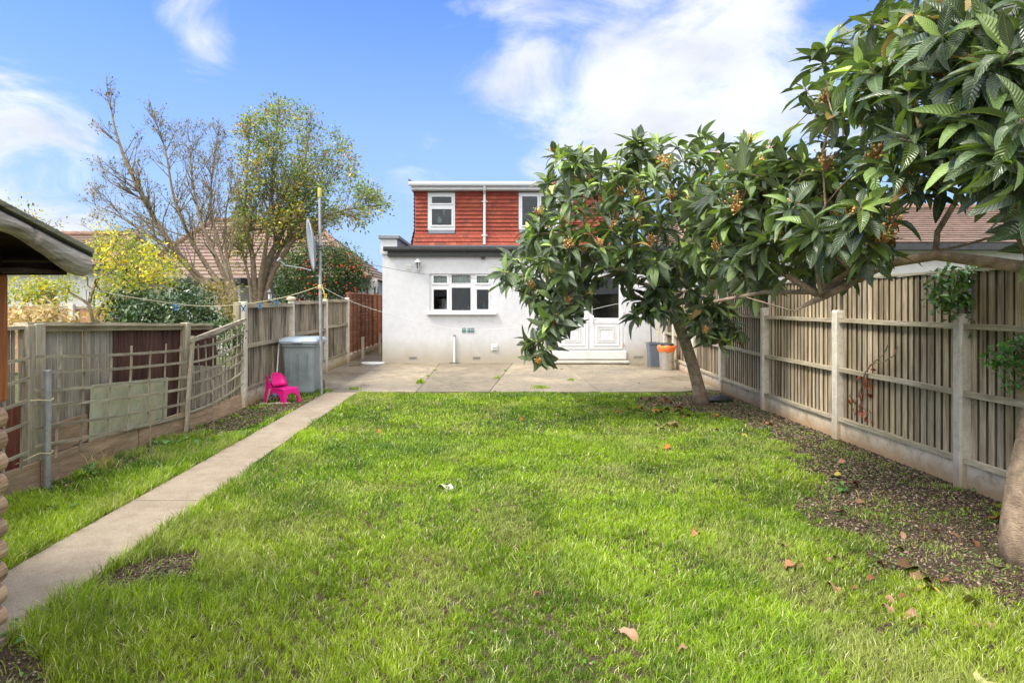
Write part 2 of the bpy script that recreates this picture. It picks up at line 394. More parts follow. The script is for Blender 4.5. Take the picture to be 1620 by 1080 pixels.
M['rooftile2'] = plain('grey roof tile', (.22, .19, .17), .85, .25, 0, .28, 5, .3)
M['path'] = concrete('path concrete', (.255, .205, .145), (.325, .27, .20), (.18, .135, .085), .8, .55)
M['patio'] = concrete('patio concrete', (.18, .145, .098), (.38, .32, .24), (.12, .10, .05), .9, .55, .7, .5)
M['gravelb'] = concrete('gravel board concrete', (.55, .455, .325), (.78, .69, .56), (.25, .17, .10), 1.3, .35, .9, base_dirt=((.36, .235, .12), .10, .07, .14, .9))
M['post'] = concrete('post concrete', (.66, .60, .51), (.80, .74, .65), (.46, .40, .31), 1.6, .45, .9, base_dirt=((.36, .26, .16), .1, .1, .25, .8))
M['fence'] = wood('weathered fence wood', 2, (.54, .435, .30), (.82, .70, .51), (.12, .085, .05), (.36, .34, .19), 1, .5)
M['fencel'] = wood('left fence wood', 2, (.38, .31, .215), (.62, .545, .42), (.08, .065, .045), (.22, .22, .12), 1, .95)
M['raily'] = wood('fence rail wood', 1, (.48, .41, .29), (.68, .60, .46), (.14, .115, .075), (.34, .33, .2), 1, .35)
M['lath'] = wood('grey lath wood', 1, (.36, .31, .23), (.54, .48, .37), (.11, .09, .065), (.33, .33, .2), 1, .3)
M['lathz'] = wood('grey upright wood', 2, (.42, .36, .26), (.60, .53, .40), (.12, .10, .07), (.3, .3, .18), 1, .3)
M['greyplank'] = wood('grey plank', 2, (.40, .345, .27), (.60, .54, .44), (.12, .10, .075), (.27, .26, .17), 1, .35)
M['brownplank'] = wood('stained brown plank', 2, (.11, .05, .038), (.18, .085, .06), (.03, .016, .013), None, 1, .4)
M['redplank'] = wood('red stained lap board', 1, (.42, .19, .105), (.60, .32, .19), (.14, .055, .03), None, 1, .5)
M['ply'] = concrete('mossy plywood', (.44, .43, .28), (.55, .53, .38), (.30, .33, .16), 1.6, .12)
M['board'] = wood('bare gravel board wood', 1, (.46, .31, .185), (.62, .44, .28), (.17, .11, .07), (.24, .22, .11), .8, .75)
M['neigh'] = wood('new fence wood', 2, (.42, .24, .13), (.52, .32, .19), (.22, .11, .06), None, 1, .2)
M['log'] = wood('barge log wood', 1, (.60, .54, .44), (.82, .76, .65), (.13, .10, .075), (.27, .28, .2), 1, .45)
M['cabin'] = wood('varnished cabin wood', 2, (.50, .16, .05), (.66, .26, .09), (.16, .05, .02), None, 1, .4, .5)
M['logend'] = wood('cabin log', 1, (.55, .37, .23), (.70, .53, .36), (.15, .09, .06), None, 1, .5)
M['darkwood'] = plain('dark soffit wood', (.045, .03, .022), .9, .2, 0, .4, 9)
M['bark'] = plain('loquat bark', (.30, .235, .175), .85, .25, 0, .45, 14, .8)
M['bark2'] = plain('pale trunk bark', (.36, .265, .185), .85, .25, 0, .5, 13, 1.0)
M['bark3'] = plain('garden tree bark', (.24, .19, .13), .9, .2, 0, .45, 12, .7)
M['loq'] = leafmat('loquat leaf', .30, .20, (1.5, 1.5, 1.3), .18, .75, .5)
M['leaf'] = leafmat('small leaf', .5, .3)
M['gloss'] = leafmat('glossy leaf', .28, .12)
M['dry'] = plain('dry leaf', (1, 1, 1), .8, .2, 0, .2, 40, .4)
M['flower'] = plain('loquat flower bud', (.62, .36, .12), .9, .15, 0, .35, 60, .4)
M['grass'] = leafmat('grass blade', .55, .30, (1, 1, 1), 0, .25)
M['bingrey'] = plain('grey bin plastic', (.24, .28, .29), .5, .45, 0, .22, 3, .1)
M['binlid'] = plain('blue grey lid plastic', (.30, .36, .42), .4, .45, 0, .1, 4, .1)
M['pink'] = plain('pink plastic', (.66, .008, .20), .35, .5, 0, .05, 3, .02)
M['steel'] = plain('galvanised steel', (.36, .37, .38), .45, .5, .55, .2, 14, .1)
M['dish'] = plain('dish paint', (.26, .285, .31), .5, .45, 0, .08, 3, .05)
M['rope'] = plain('washing line', (.62, .55, .33), .7, .3, 0, .1, 40)
M['wire'] = plain('thin white line', (.70, .70, .68), .7, .3, 0, .05, 40)
M['darkwire'] = plain('dark cable', (.10, .11, .12), .6, .3, 0, .05, 40)
M['peg'] = plain('blue peg', (.02, .13, .30), .4, .4, 0, .05, 10)
M['yellow'] = plain('yellow plastic', (.50, .44, .10), .5, .4, 0, .15, 10)
M['orange'] = plain('orange bin bag', (.85, .20, .05), .45, .4, 0, .1, 18, .6)
M['silver'] = plain('brushed steel', (.55, .53, .50), .32, .5, .8, .1, 8, .05)
M['slate'] = plain('slate grey plastic', (.12, .14, .17), .45, .4, 0, .1, 5)
M['blue'] = plain('blue plastic', (.05, .22, .55), .45, .4, 0, .1, 5)
M['stoneslab'] = concrete('door step stone', (.38, .35, .30), (.47, .45, .40), (.24, .22, .15), 1.3, .25)
M['berry'] = plain('red berry', (.45, .05, .02), .4, .5, 0, .15, 20)
def groundmat(name, a, b, dark, sc):
    t = NT(name); o = t.obj(); n = t.noise(o, sc, 8, .7); n2 = t.noise(o, sc*14, 6, .75)
    base = t.ramp(n, [(.3, a), (.65, b)]); base = t.mix(t.mr(n2, .4, .7, 0, .75), base, dark)
    t.bump(n2, .9, .02); return t.fin(base, .95, .15)
M['soil'] = groundmat('garden soil', (.055, .04, .027), (.10, .072, .05), (.02, .016, .012), 1.1)
M['ground'] = groundmat('neighbourhood ground', (.05, .075, .025), (.11, .12, .05), (.05, .04, .025), .4)
# ------------------------------------------------------------------ ground, path, patio
def sheet(name, pts, z0, z1, mat, kind='structure', col=(1, 1, 1)):
    mb = MB(); n = len(pts)
    vs_ = [(x, y, z1) for x, y in pts]+[(x, y, z0) for x, y in pts]
    fs = [tuple(range(n))]+[(i+n, (i+1) % n+n, (i+1) % n, i) for i in range(n)]
    mb.add(vs_, fs, col); return tag(mb.build(name, mat), kind=kind)
mb = MB(); mb.add([(-400, -60, -.01), (400, -60, -.01), (400, 600, -.01), (-400, 600, -.01)], [(0, 1, 2, 3)]); tag(mb.build('ground', M['ground']), kind='structure')
sheet('garden_soil', [(-4.0, -3), (4.6, -3), (4.6, 11.3), (-4.0, 11.3)], -.005, 0.0, M['soil'])
# garden path: edges wander a little
L_, R_ = [], []
for i in range(48):
    y = -2.5+i*(13.62/47)
    L_.append((-2.73+.02*mnoise.noise(Vector((0, y*2.1, 0)))+(.06*max(0, 4-y) if y < 4 else 0)*.3, y))
    R_.append((-2.19+.02*mnoise.noise(Vector((4, y*2.3, 0)))-(.03 if 6.1 < y < 11 else 0), y))
cuts = [(0, 26), (26, 48)]
pm = MB()
for a, b in cuts:
    l = L_[a:b+1 if b < 48 else 48]; r = R_[a:b+1 if b < 48 else 48]
    if a: l = [(l[0][0], l[0][1]+.012)]+l[1:]; r = [(r[0][0], r[0][1]+.012)]+r[1:]
    pts = r+l[::-1]; n = len(pts)
    vs_ = [(x, y, .028) for x, y in pts]+[(x, y, -.02) for x, y in pts]
    fs = [tuple(range(n))]+[(i+n, (i+1) % n+n, (i+1) % n, i) for i in range(n)]
    pm.add(vs_, fs)
tag(pm.build('path', M['path']), kind='structure')
def fence_x(y):     # right hand fence line
    return 3.96+max(0, y-9.6)**1.25*.042
pat = MB()
def slab(pts, z=.03, c=1.0):
    n = len(pts); pat.add([(x, y, z) for x, y in pts]+[(x, y, -.03) for x, y in pts], [tuple(range(n))]+[(i+n, (i+1) % n+n, (i+1) % n, i) for i in range(n)], (c, c*.99, c*.97))
g = .006
slab([(-2.62, 11.16), (-1.22-g, 11.16), (-1.2-g, 16.4), (-2.62, 16.4)], .03, 1.02)
slab([(-1.22+g, 11.15), (.02-g, 11.13), (.62-g, 16.4), (-1.2+g, 16.4)], .032, .84)
slab([(.02+g, 11.13), (1.9-g, 11.12), (1.9-g, 16.4), (.62+g, 16.4)], .03, 1.06)
slab([(1.9+g, 11.12), (3.35, 11.2), (3.75, 11.5), (4.0, 11.3), (4.4, 16.4), (1.9+g, 16.4)], .028, .93)
slab([(-3.55, 11.3), (-2.64, 11.12), (-2.64, 24), (-3.55, 24)], .018, .80)
tag(pat.build('patio', M['patio']), kind='structure')

# ------------------------------------------------------------------ our house
YW = 16.4
house = empty('house', (0.8, YW, 0), 'white rendered bungalow with a red tile hung dormer at the end of the lawn', 'house')
def plate(mb, x0, x1, z0, z1, y0, y1, holes, col=(1, 1, 1)):
    xs = sorted({x0, x1, *[v for h in holes for v in h[:2]]}); zs = sorted({z0, z1, *[v for h in holes for v in h[2:]]})
    for i in range(len(xs)-1):
        for j in range(len(zs)-1):
            cx, cz = (xs[i]+xs[i+1])/2, (zs[j]+zs[j+1])/2
            if any(h[0] < cx < h[1] and h[2] < cz < h[3] for h in holes): continue
            mb.box(xs[i], xs[i+1], y0, y1, zs[j], zs[j+1], col)
def hx(px, Y=YW): return (px-VX)*Y/F
def hz(py, Y=YW): return EYE-(py-VY)*Y/F
wx0, wx1 = hx(605), 4.42
kx0, kx1, kz0, kz1 = hx(679.5), hx(782), hz(493), hz(433)
dx0, dx1, dz0, dz1 = hx(876), hx(990), hz(555), hz(430)
mb = MB(); ZR = 2.86
plate(mb, wx0, wx1, 0, ZR, YW, YW+.28, [(kx0, kx1, kz0, kz1), (dx0, dx1, dz0, dz1)])
mb.box(wx0, wx0+.25, YW+.28, 20, 0, ZR); mb.box(wx1-.25, wx1, YW+.28, 20, 0, ZR)
mb.box(wx0, wx1, 20, 27, 0, 3.2)
mb.build('wall', M['wall'], house)
# rooms behind the glass
mb = MB()
mb.box(kx0-.8, kx1+.8, YW+2.2, YW+2.25, .1, 2.7); mb.box(kx0-.85, kx0-.8, YW+.3, YW+2.2, .1, 2.7); mb.box(kx1+.8, kx1+.85, YW+.3, YW+2.2, .1, 2.7)
mb.box(kx0-.8, kx1+.8, YW+.3, YW+2.2, .05, .1)
mb.box(dx0-.3, dx1+.6, YW+2.2, YW+2.25, .3, 2.7); mb.box(dx1+.6, dx1+.65, YW+.3, YW+2.2, .3, 2.7); mb.box(dx0-.3, dx1+.6, YW+.3, YW+2.2, .2, .3)
mb.build('room', M['inside'], house)
# roof of the rear extension
mb = MB()
zt = hz(389, YW-.12)
mb.add([(wx0+.42, YW-.12, zt-.03), (wx1+.06, YW-.12, zt-.03), (wx1+.06, 20.05, 3.30), (wx0+.42, 20.05, 3.30),
        (wx0+.42, YW-.12, zt-.1), (wx1+.06, YW-.12, zt-.1), (wx1+.06, 20.05, 3.2), (wx0+.42, 20.05, 3.2)],
       [(0, 1, 2, 3), (4, 7, 6, 5), (0, 4, 5, 1), (0, 3, 7, 4), (1, 5, 6, 2), (2, 6, 7, 3)])
mb.build('lower_roof', M['felt'], house)
mb = MB(); mb.cbox(wx0+.14, wx1+.07, YW-.1, YW-.003, zt-.26, zt-.10, .01); mb.build('fascia', M['black'], house)
mb = MB()
gy = YW-.16; a = []
prof = [(-.055, .05), (-.055, -.01), (-.035, -.05), (0, -.062), (.035, -.05), (.052, -.01), (.052, .05), (.046, .05), (.044, -.005), (.03, -.042), (0, -.052), (-.03, -.042), (-.047, -.005), (-.047, .05)]
for xx in (wx0+.05, wx1+.09): a += [(xx, gy+p[0], zt-.075+p[1]) for p in prof]
n = len(prof); mb.add(a, [(i, (i+1) % n, n+(i+1) % n, n+i) for i in range(n)]+[tuple(range(n)), tuple(range(n, 2*n))[::-1]])
for k in range(9): xx = wx0+.4+k*.82; mb.box(xx, xx+.03, gy-.06, gy+.06, zt-.15, zt-.135)
mb.build('gutter', M['black'], house)
# party parapet on the left
px0, px1 = hx(602), hx(628)
mb = MB(); mb.box(px0, px1, YW-.002, 20.0, ZR-.1, hz(378)); mb.box(px0-.0, px1, YW-.03, YW-.003, hz(402), hz(393))
mb.build('parapet', M['wall'], house)
mb = MB(); mb.cbox(px0-.05, px1+.06, YW-.05, 20.0, hz(378)+.001, hz(372), .012); mb.build('coping', M['lead'], house)
mb = MB(); mb.add([(px1+.003, YW+.05, 2.9), (px1+.003, 20, 3.28), (px1+.003, 20, hz(378)), (px1+.003, YW+.05, hz(378)), (px1+.02, YW+.05, 2.9), (px1+.02, 20, 3.28), (px1+.02, 20, hz(378)), (px1+.02, YW+.05, hz(378))],
                  [(0, 1, 2, 3), (7, 6, 5, 4), (0, 4, 5, 1), (1, 5, 6, 2), (2, 6, 7, 3), (3, 7, 4, 0)]); mb.build('flashing', M['lead'], house)

def window(parent, x0, x1, z0, z1, y, panes, mat=M['upvc'], raised=None, name='window'):
    """frame as one mesh, the glass as a child of it; panes = (x0,x1,z0,z1)"""
    mb = MB(); plate(mb, x0, x1, z0, z1, y, y+.07, panes)
    for i, p in enumerate(panes):
        if raised and not raised[i]: t = .02; pr = .008
        else: t = .05; pr = .022
        a0, a1, c0, c1 = p
        for (u0, u1, w0, w1) in ((a0-t, a0, c0-t, c1+t), (a1, a1+t, c0-t, c1+t), (a0, a1, c0-t, c0), (a0, a1, c1, c1+t)):
            mb.cbox(u0, u1, y-pr, y-.001, w0, w1, .005)
        # dark rubber gasket
        for (u0, u1, w0, w1) in ((a0, a0+.008, c0, c1), (a1-.008, a1, c0, c1), (a0+.008, a1-.008, c0, c0+.008), (a0+.008, a1-.008, c1-.008, c1)):
            mb.box(u0, u1, y+.012, y+.05, w0, w1, (.12, .12, .12))
    fr = mb.build(name, mat, parent)
    gb = MB()
    for p in panes: gb.box(p[0]+.001, p[1]-.001, y+.03, y+.036, p[2]+.001, p[3]-.001)
    gb.build('pane', M['glass'], fr)
    return fr
yk = YW+.05
ps = []; ra = []
for (a, b, rr) in ((682.5, 709, 1), (714.5, 744.5, 0), (751, 775, 1)):
    ins = 3.2 if rr else 0
    ps.append((hx(a+ins), hx(b-2 if rr else b), hz(447.5), hz(436.5 if rr else 434.8))); ra.append(rr)
    ps.append((hx(a+ins), hx(b-2 if rr else b), hz(489.5 if rr else 491), hz(458 if rr else 455))); ra.append(rr)
kw = window(house, kx0, kx1, kz0, kz1, yk, ps, raised=ra)
mb = MB(); mb.cbox(hx(675.5), hx(785.5), YW-.09, yk, kz0-.075, kz0-.002, .01); mb.build('sill', M['upvc'], kw)
mb = MB()       # scalloped valance behind the glass
N_ = 90; a = []; f = []
for i in range(N_+1):
    x = kx0+.03+(kx1-kx0-.06)*i/N_; s = abs(math.sin(math.pi*3*i/N_)); yy = yk+.085+.012*math.sin(i*1.3)
    a += [(x, yy, kz1-.02), (x, yy, kz1-.40-.0-.13*s+.02)]
    if i: f.append((2*i-2, 2*i-1, 2*i+1, 2*i))
mb.add([(p[0], p[1], kz1-.02 if k%2==0 else kz1-.20-.12*abs(math.sin(math.pi*3*(k//2)/N_))) for k, p in enumerate(a)], f); mb.build('curtain', M['curtain'], kw)
mb = MB(); random.seed(3)       # shapes on the worktop inside
for i in range(11):
    x = kx0+.1+i*.14; h = random.uniform(.08, .3); mb.lathe((x, yk+.45, kz0-.02), [(.04, 0), (.045, h*.6), (.02, h*.8), (.02, h)], 10, col=random.choice([(1, .9, .8), (.6, .25, .2), (.9, .9, .9), (.3, .35, .4)]))
mb.build('kitchenware', M['greywhite'], kw)
# french doors
fd = MB(); yd = YW+.07; fw = .055
gl = [(hx(885), hx(925), hz(503), hz(440)), (hx(937.5), hx(980), hz(503), hz(440))]
plate(fd, dx0+.002, dx1-.002, dz0, dz1-.002, yd, yd+.07, gl)
door = fd.build('french_door', M['upvc'], house)
for k, (a, b) in enumerate(((881, 931), (933, 985))):
    mb = MB(); x0, x1 = hx(a), hx(b); g0 = gl[k]
    plate(mb, x0, x1, hz(552), hz(433), yd-.028, yd-.001, [g0])
    # stepped square mouldings of the lower panel
    p0, p1, q0, q1 = hx(a+5.5), hx(b-5), hz(547), hz(510)
    for s_, (o, t) in enumerate(((0, .018), (.085, .022), (.12, .02), (.16, .02))):
        a0, a1, c0, c1 = p0+o, p1-o, q0+o, q1-o
        for (u0, u1, w0, w1) in ((a0, a0+t, c0, c1), (a1-t, a1, c0, c1), (a0+t, a1-t, c0, c0+t), (a0+t, a1-t, c1-t, c1)):
            mb.cbox(u0, u1, yd-.046+.004*(s_ % 2), yd-.0285, w0, w1, .006)
    lf = mb.build('door_leaf', M['upvc'], door)
    gb = MB(); gb.box(g0[0]+.001, g0[1]-.001, yd+.03, yd+.036, g0[2]+.001, g0[3]-.001); gb.build('glass', M['glass'], door)
    if k == 1:
        hb = MB(); x = hx(938.5); hb.cbox(x-.02, x+.02, yd-.05, yd-.029, .98, 1.22, .006); hb.tube([(x, yd-.05, 1.15), (x, yd-.09, 1.15), (x+.14, yd-.095, 1.15)], .011, 8)
        hb.cbox(x-.008, x+.008, yd-.053, yd-.05, 1.02, 1.06, .001, (.1, .1, .1)); hb.build('handle', M['upvc'], door)
for zz, rust in ((hz(495), 0), (hz(545), 1)):
    mb = MB(); mb.tube([(hx(986), yd-.04, zz-.05), (hx(986), yd-.04, zz+.05)], .014, 8, (1, 1, 1) if not rust else (.8, .5, .3)); mb.box(hx(986), hx(991), yd-.035, yd-.029, zz-.01, zz+.01, (.8, .6, .45)); mb.build('hinge', M['greywhite'], door)
mb = MB(); mb.cbox(hx(873), hx(991), YW-.04, YW-.002, hz(568), dz0-.002, .012); mb.build('threshold', M['wall2'], house)
mb = MB(); xs_ = [hx(873.5), hx(933), hx(992)]
mb.cbox(xs_[0]+.01, xs_[2]-.01, YW-.33, YW-.003, 0.03, hz(573), .01, (.85, .8, .7)); 
for i in range(2): mb.cbox(xs_[i]+.003, xs_[i+1]-.003, YW-.36, YW-.003, hz(573)+.001, hz(569.5), .01)
mb.build('step', M['stoneslab'], house)
# small fittings on the wall
mb = MB(); x0, x1, z0, z1 = hx(641), hx(651.5), hz(427), hz(418)
mb.cbox(x0, x1, YW-.012, YW-.001, z0, z1, .004)
for i in range(6): zz = z0+.015+i*(z1-z0-.03)/6; mb.box(x0+.012, x1-.012, YW-.02, YW-.012, zz, zz+.012, (.9, .9, .9))
mb.build('wall_vent', M['greywhite'], house)
lx, lz = hx(661.5), hz(421)
mb = MB(); mb.cbox(lx-.035, lx+.035, YW-.02, YW-.001, lz-.14, lz-.04, .005); mb.tube([(lx, YW-.02, lz-.1), (lx, YW-.1, lz-.13), (lx, YW-.13, lz-.08)], .012, 8)
mb.lathe((lx, YW-.13, lz-.1), [(.02, 0), (.045, .015), (.05, .03)], 6); mb.lathe((lx, YW-.13, lz+.09), [(.085, 0), (.07, .03), (.03, .06), (.012, .075), (.012, .1)], 6)
for k in range(6):
    a = 2*math.pi*k/6; mb.tube([(lx+.046*math.cos(a), YW-.13+.046*math.sin(a), lz-.08), (lx+.078*math.cos(a), YW-.13+.078*math.sin(a), lz+.09)], .006, 5)
lan = mb.build('wall_lantern', M['upvc'], house)
mb = MB(); mb.lathe((lx, YW-.13, lz-.07), [(.04, 0), (.07, .16)], 6, (.5, .5, .5)); mb.build('lantern_glass', M['lead'], lan)
for (px, py, kind) in ((752, 404.5, 0), (764, 407, 1)):
    mb = MB(); x, z = hx(px), hz(py)
    if kind == 0: mb.cbox(x-.04, x+.04, YW-.09, YW-.001, z-.035, z+.035, .01)
    else: mb.lathe((x, YW-.05, z-.05), [(.02, 0), (.045, .015), (.05, .05), (.03, .08), (.03, .1)], 12)
    mb.build('security_camera', M['black'], house)
tl = plain('glazed tile', (.08, .17, .18), .3, .5, 0, .6, 45, .05)
for (a, b) in ((731, 737), (739.5, 744.3), (745, 750)):
    mb = MB(); mb.box(hx(a), hx(b), YW-.012, YW-.001, hz(525.8), hz(518.8)); o = mb.build('wall_tile', tl, house)
x, z = hx(782), hz(549.5); mb = MB()
mb.cbox(x-.085, x+.085, YW-.02, YW-.001, z-.085, z+.085, .005); mb.cbox(x-.055, x+.055, YW-.045, YW-.02, z-.06, z+.06, .01)
mb.box(x-.04, x+.04, YW-.047, YW-.045, z-.02, z-.005, (.06, .06, .06)); mb.build('vent_cover', M['greywhite'], house)
for (a, b, py) in ((647, 660, 566), (748, 760, 566), (856, 868, 565.5), (1002, 1018, 564.5)):
    mb = MB(); z = hz(py); x0, x1 = hx(a), hx(b); mb.box(x0, x1, YW-.004, YW-.001, z-.035, z+.035, (.7, .66, .6))
    for i in range(9):
        for j in range(3): xx = x0+.008+i*(x1-x0-.01)/9; zz = z-.026+j*.019; mb.box(xx, xx+.013, YW-.006, YW-.004, zz, zz+.013, (.05, .05, .05))
    mb.build('air_brick', M['wall2'], house)
mb = MB(); x = hx(719); mb.tube([(x, YW-.03, .05), (x, YW-.03, hz(532))], .028, 10); mb.lathe((x, YW-.03, hz(532)), [(.032, 0), (.032, .03), (.02, .05)], 10, (.3, .3, .3))
mb.box(x-.12, x+.12, YW-.08, YW-.002, .031, .05, (.12, .11, .1)); mb.build('waste_pipe', M['upvc'], house)

# ------------------------------------------------------------------ dormer with hung tiles
YD = 20.0
ux0, ux1 = hx(656.5, YD), 3.9
uz0, uz1 = 3.27, hz(303, YD)
w1 = (hx(677, YD), hx(720, YD), hz(364, YD), hz(305.5, YD)); w2 = (hx(820.5, YD), hx(884, YD), hz(363, YD), hz(305.5, YD))
mb = MB(); plate(mb, ux0, ux1, 3.1, uz1, YD, YD+.2, [w1, w2]); mb.box(ux0, ux0+.2, YD+.2, 26, 3.1, uz1); mb.box(ux1-.2, ux1, YD+.2, 26, 3.1, uz1)
mb.box(w1[0]-.5, w2[1]+.5, YD+1.6, YD+1.65, 3.1, uz1)
mb.build('dormer_wall', M['inside'], house)
mb = MB(); rows = 14; ch = (uz1-uz0)/rows; random.seed(11)
def tilerow(x0, x1, z, zoff, flare):
    tw = .165; x = x0-(tw/2 if zoff else 0)
    while x < x1-.01:
        a, b = max(x0, x)+.002, min(x1, x+tw)-.002; x += tw
        if b-a < .03: continue
        segs = [(a, b)]
        for w in (w1, w2):
            ns = []
            for (p, q) in segs:
                if z+ch*.5 < w[2]-.13 or z+ch*.5 > w[3] or q <= w[0] or p >= w[1]: ns.append((p, q)); continue
                if p < w[0]: ns.append((p, w[0]-.001))
                if q > w[1]: ns.append((w[1]+.001, q))
            segs = ns
        for (p, q) in segs:
            if q-p < .02: continue
            v = random.uniform(.86, 1.08); r = random.random(); c = (v, v*random.uniform(.9, 1.1), v*random.uniform(.9, 1.1))
            if r < .04: c = (v*.7, v*.9, v*1.0)
            if r > .97: c = (1.15, 1.4, 1.3)
            j = random.uniform(-.004, .004)
            mb.add([(p, YD-.052-flare+j, z+j), (q, YD-.052-flare+j*.5, z), (q, YD-.012-flare*.8, z+ch*1.02), (p, YD-.012-flare*.8, z+ch*1.02),
                    (p, YD-.036-flare+j, z+j), (q, YD-.036-flare, z), (q, YD-.002, z+ch*1.02), (p, YD-.002, z+ch*1.02)],
                   [(0, 1, 2, 3), (4, 7, 6, 5), (0, 4, 5, 1), (1, 5, 6, 2), (3, 2, 6, 7), (0, 3, 7, 4)], c)
for i in range(rows): fl = max(0, 3-i)*.03; tilerow(ux0-fl*.6, ux1, uz0+i*ch, i % 2, fl)
# corner tiles stepping out on the left cheek
for i in range(rows):
    fl = max(0, 4-i)*.03; z = uz0+i*ch; v = random.uniform(.7, 1)
    for k in range(30):
        y = YD+.0+k*.165; mb.add([(ux0-.05-fl, y, z), (ux0-.05-fl, y+.16, z), (ux0-.005-fl*.8, y+.16, z+ch), (ux0-.005-fl*.8, y, z+ch), (ux0-.02-fl, y, z), (ux0-.02-fl, y+.16, z)],
               [(0, 3, 2, 1), (0, 1, 5, 4)], (v, v*.95, v*.9))
mb.build('hung_tiles', M['tile'], house)
mb = MB(); zt2 = hz(288, YD-.3)
mb.cbox(ux0-.07, ux1+.1, YD-.27, YD-.2, uz1+.01, uz1+.16, .006); mb.box(ux0-.06, ux1+.1, YD-.2, YD-.0, uz1+.002, uz1+.03)
mb.cbox(ux0-.09, ux0-.06, YD-.27, 26, uz1-.0, uz1+.2, .004)
mb.build('upper_fascia', M['greywhite'], house)
mb = MB(); gy = YD-.33; a = []
for xx in (ux0-.15, ux1+.1): a += [(xx, gy+p[0]*1.1, uz1+.18+p[1]*1.2) for p in prof]
mb.add(a, [(i, (i+1) % n, n+(i+1) % n, n+i) for i in range(n)]+[tuple(range(n)), tuple(range(n, 2*n))[::-1]]); mb.build('upper_gutter', M['upvc'], house)
mb = MB(); mb.box(ux0-.1, ux1+.1, YD-.27, 26, uz1+.205, uz1+.245); mb.add([(ux0-.16, YD-.36, uz1+.21), (ux0-.02, YD-.3, uz1+.25), (ux0-.16, YD-.3, uz1+.34), (ux0-.16, YD-.2, uz1+.21)], [(0, 1, 2), (0, 2, 3), (1, 3, 2), (0, 3, 1)]); mb.build('flat_roof', M['felt'], house)
x = hx(766.5, YD-.12); mb = MB(); mb.tube([(x, YD-.33, uz1+.12), (x, YD-.30, uz1+.02), (x, YD-.12, uz1-.10), (x, YD-.12, 3.3)], .042, 10)
for zz in (3.55, uz1-.35): mb.tube([(x, YD-.12, zz), (x, YD-.12, zz+.06)], .056, 10); mb.box(x-.09, x+.09, YD-.1, YD-.06, zz+.01, zz+.045)
mb.build('downpipe', M['upvc'], house)
u1 = window(house, w1[0]+.002, w1[1]-.002, w1[2]+.002, w1[3]-.002, YD-.05, [(hx(683.5, YD), hx(714.5, YD), hz(322, YD), hz(312, YD)), (hx(683.5, YD), hx(714.5, YD), hz(356.5, YD), hz(331.5, YD))])
mb = MB(); mb.box(w1[0]+.02, w1[1]-.01, YD-.055, YD-.0, w1[2]-.11, w1[2]-.0); mb.build('sill_flashing', M['lead'], u1)
mb = MB(); mb.lathe((hx(694, YD), YD+.3, w1[2]+.25), [(.06, 0), (.09, .08), (.05, .16), (.03, .2)], 12); mb.lathe((hx(701, YD), YD+.4, w1[2]+.5), [(.04, 0), (.05, .08), (.03, .16)], 12); mb.build('ornament', M['greywhite'], u1)
u2 = window(house, w2[0]+.002, w2[1]-.002, w2[2]+.002, w2[3]-.002, YD-.05, [(hx(826, YD), hx(850, YD), hz(357, YD), hz(311.5, YD)), (hx(856, YD), hx(879, YD), hz(357, YD), hz(311.5, YD))])
mb = MB(); mb.box(w2[0]+.02, w2[1]-.01, YD-.055, YD-.0, w2[2]-.11, w2[2]-.0); mb.build('sill_flashing', M['lead'], u2)

# ------------------------------------------------------------------ neighbouring houses
def hip_house(name, label, x0, x1, y0, y1, ze, zr, wallm, roofm, wins=(), hipl=3, hipr=3, over=.35, group=None):
    e = empty(name, ((x0+x1)/2, y0, 0), label, 'house', group)
    mb = MB(); plate(mb, x0, x1, 0, ze, y0, y0+.2, [w[:4] for w in wins]); mb.box(x0, x0+.2, y0+.2, y1, 0, ze); mb.box(x1-.2, x1, y0+.2, y1, 0, ze); mb.box(x0, x1, y1, y1+.2, 0, ze)
    mb.build('wall', wallm, e)
    mb = MB(); ym = (y0+y1)/2; o = over
    # roof laid in tile courses: stepped strips
    def slope(A, B, C, D, n):      # A-B eave, D-C ridge
        for i in range(n):
            t0, t1 = i/n, (i+1)/n; p, q, r, s = A.lerp(D, t0), B.lerp(C, t0), B.lerp(C, t1), A.lerp(D, t1)
            nn = (B-A).cross(D-A).normalized()*.035; v = random.uniform(.85, 1.12)
            mb.add([p+nn, q+nn, r, s, p, q], [(0, 1, 2, 3), (4, 5, 1, 0)], (v, v*random.uniform(.95, 1.04), v))
    A, B, C_, D = Vector((x0-o, y0-o, ze)), Vector((x1+o, y0-o, ze)), Vector((x1-hipr, ym, zr)), Vector((x0+hipl, ym, zr))
    E, G = Vector((x1+o, y1+o, ze)), Vector((x0-o, y1+o, ze)); nc = 17
    slope(A, B, C_, D, nc); slope(B, E, C_, C_, nc); slope(E, G, D, C_, nc); slope(G, A, D, D, nc)
    rf = mb.build('roof', roofm, e)
    mb = MB()
    for a, b in ((C_, D), (B, C_), (A, D)):
        k = max(2, int((b-a).length/.4))
        for i in range(k): mb.tube([a.lerp(b, i/k)+Vector((0, 0, .03)), a.lerp(b, (i+1)/k)+Vector((0, 0, .05))], [.11, .12], 8, (1.1, .95, .9))
    mb.build('ridge_tiles', roofm, rf)
    mb = MB(); mb.box(x0-o, x1+o, y0-o-.08, y0-o-.002, ze-.16, ze-.02); mb.box(x0-o, x1+o, y0-o, y0-.003, ze-.16, ze-.12); mb.build('gutter', M['black'], e)
    for w in wins:
        wf = window(e, w[0]+.002, w[1]-.002, w[2]+.002, w[3]-.002, y0+.04, [(w[0]+.08, (w[0]+w[1])/2-.03, w[2]+.08, w[3]-.08), ((w[0]+w[1])/2+.03, w[1]-.08, w[2]+.08, w[3]-.08)])
        cb = MB(); cb.box(w[0], w[1], y0+.5, y0+.52, w[2]-.2, w[3]+.2); cb.build('blind', M['lead'], wf)
    return e
random.seed(5)
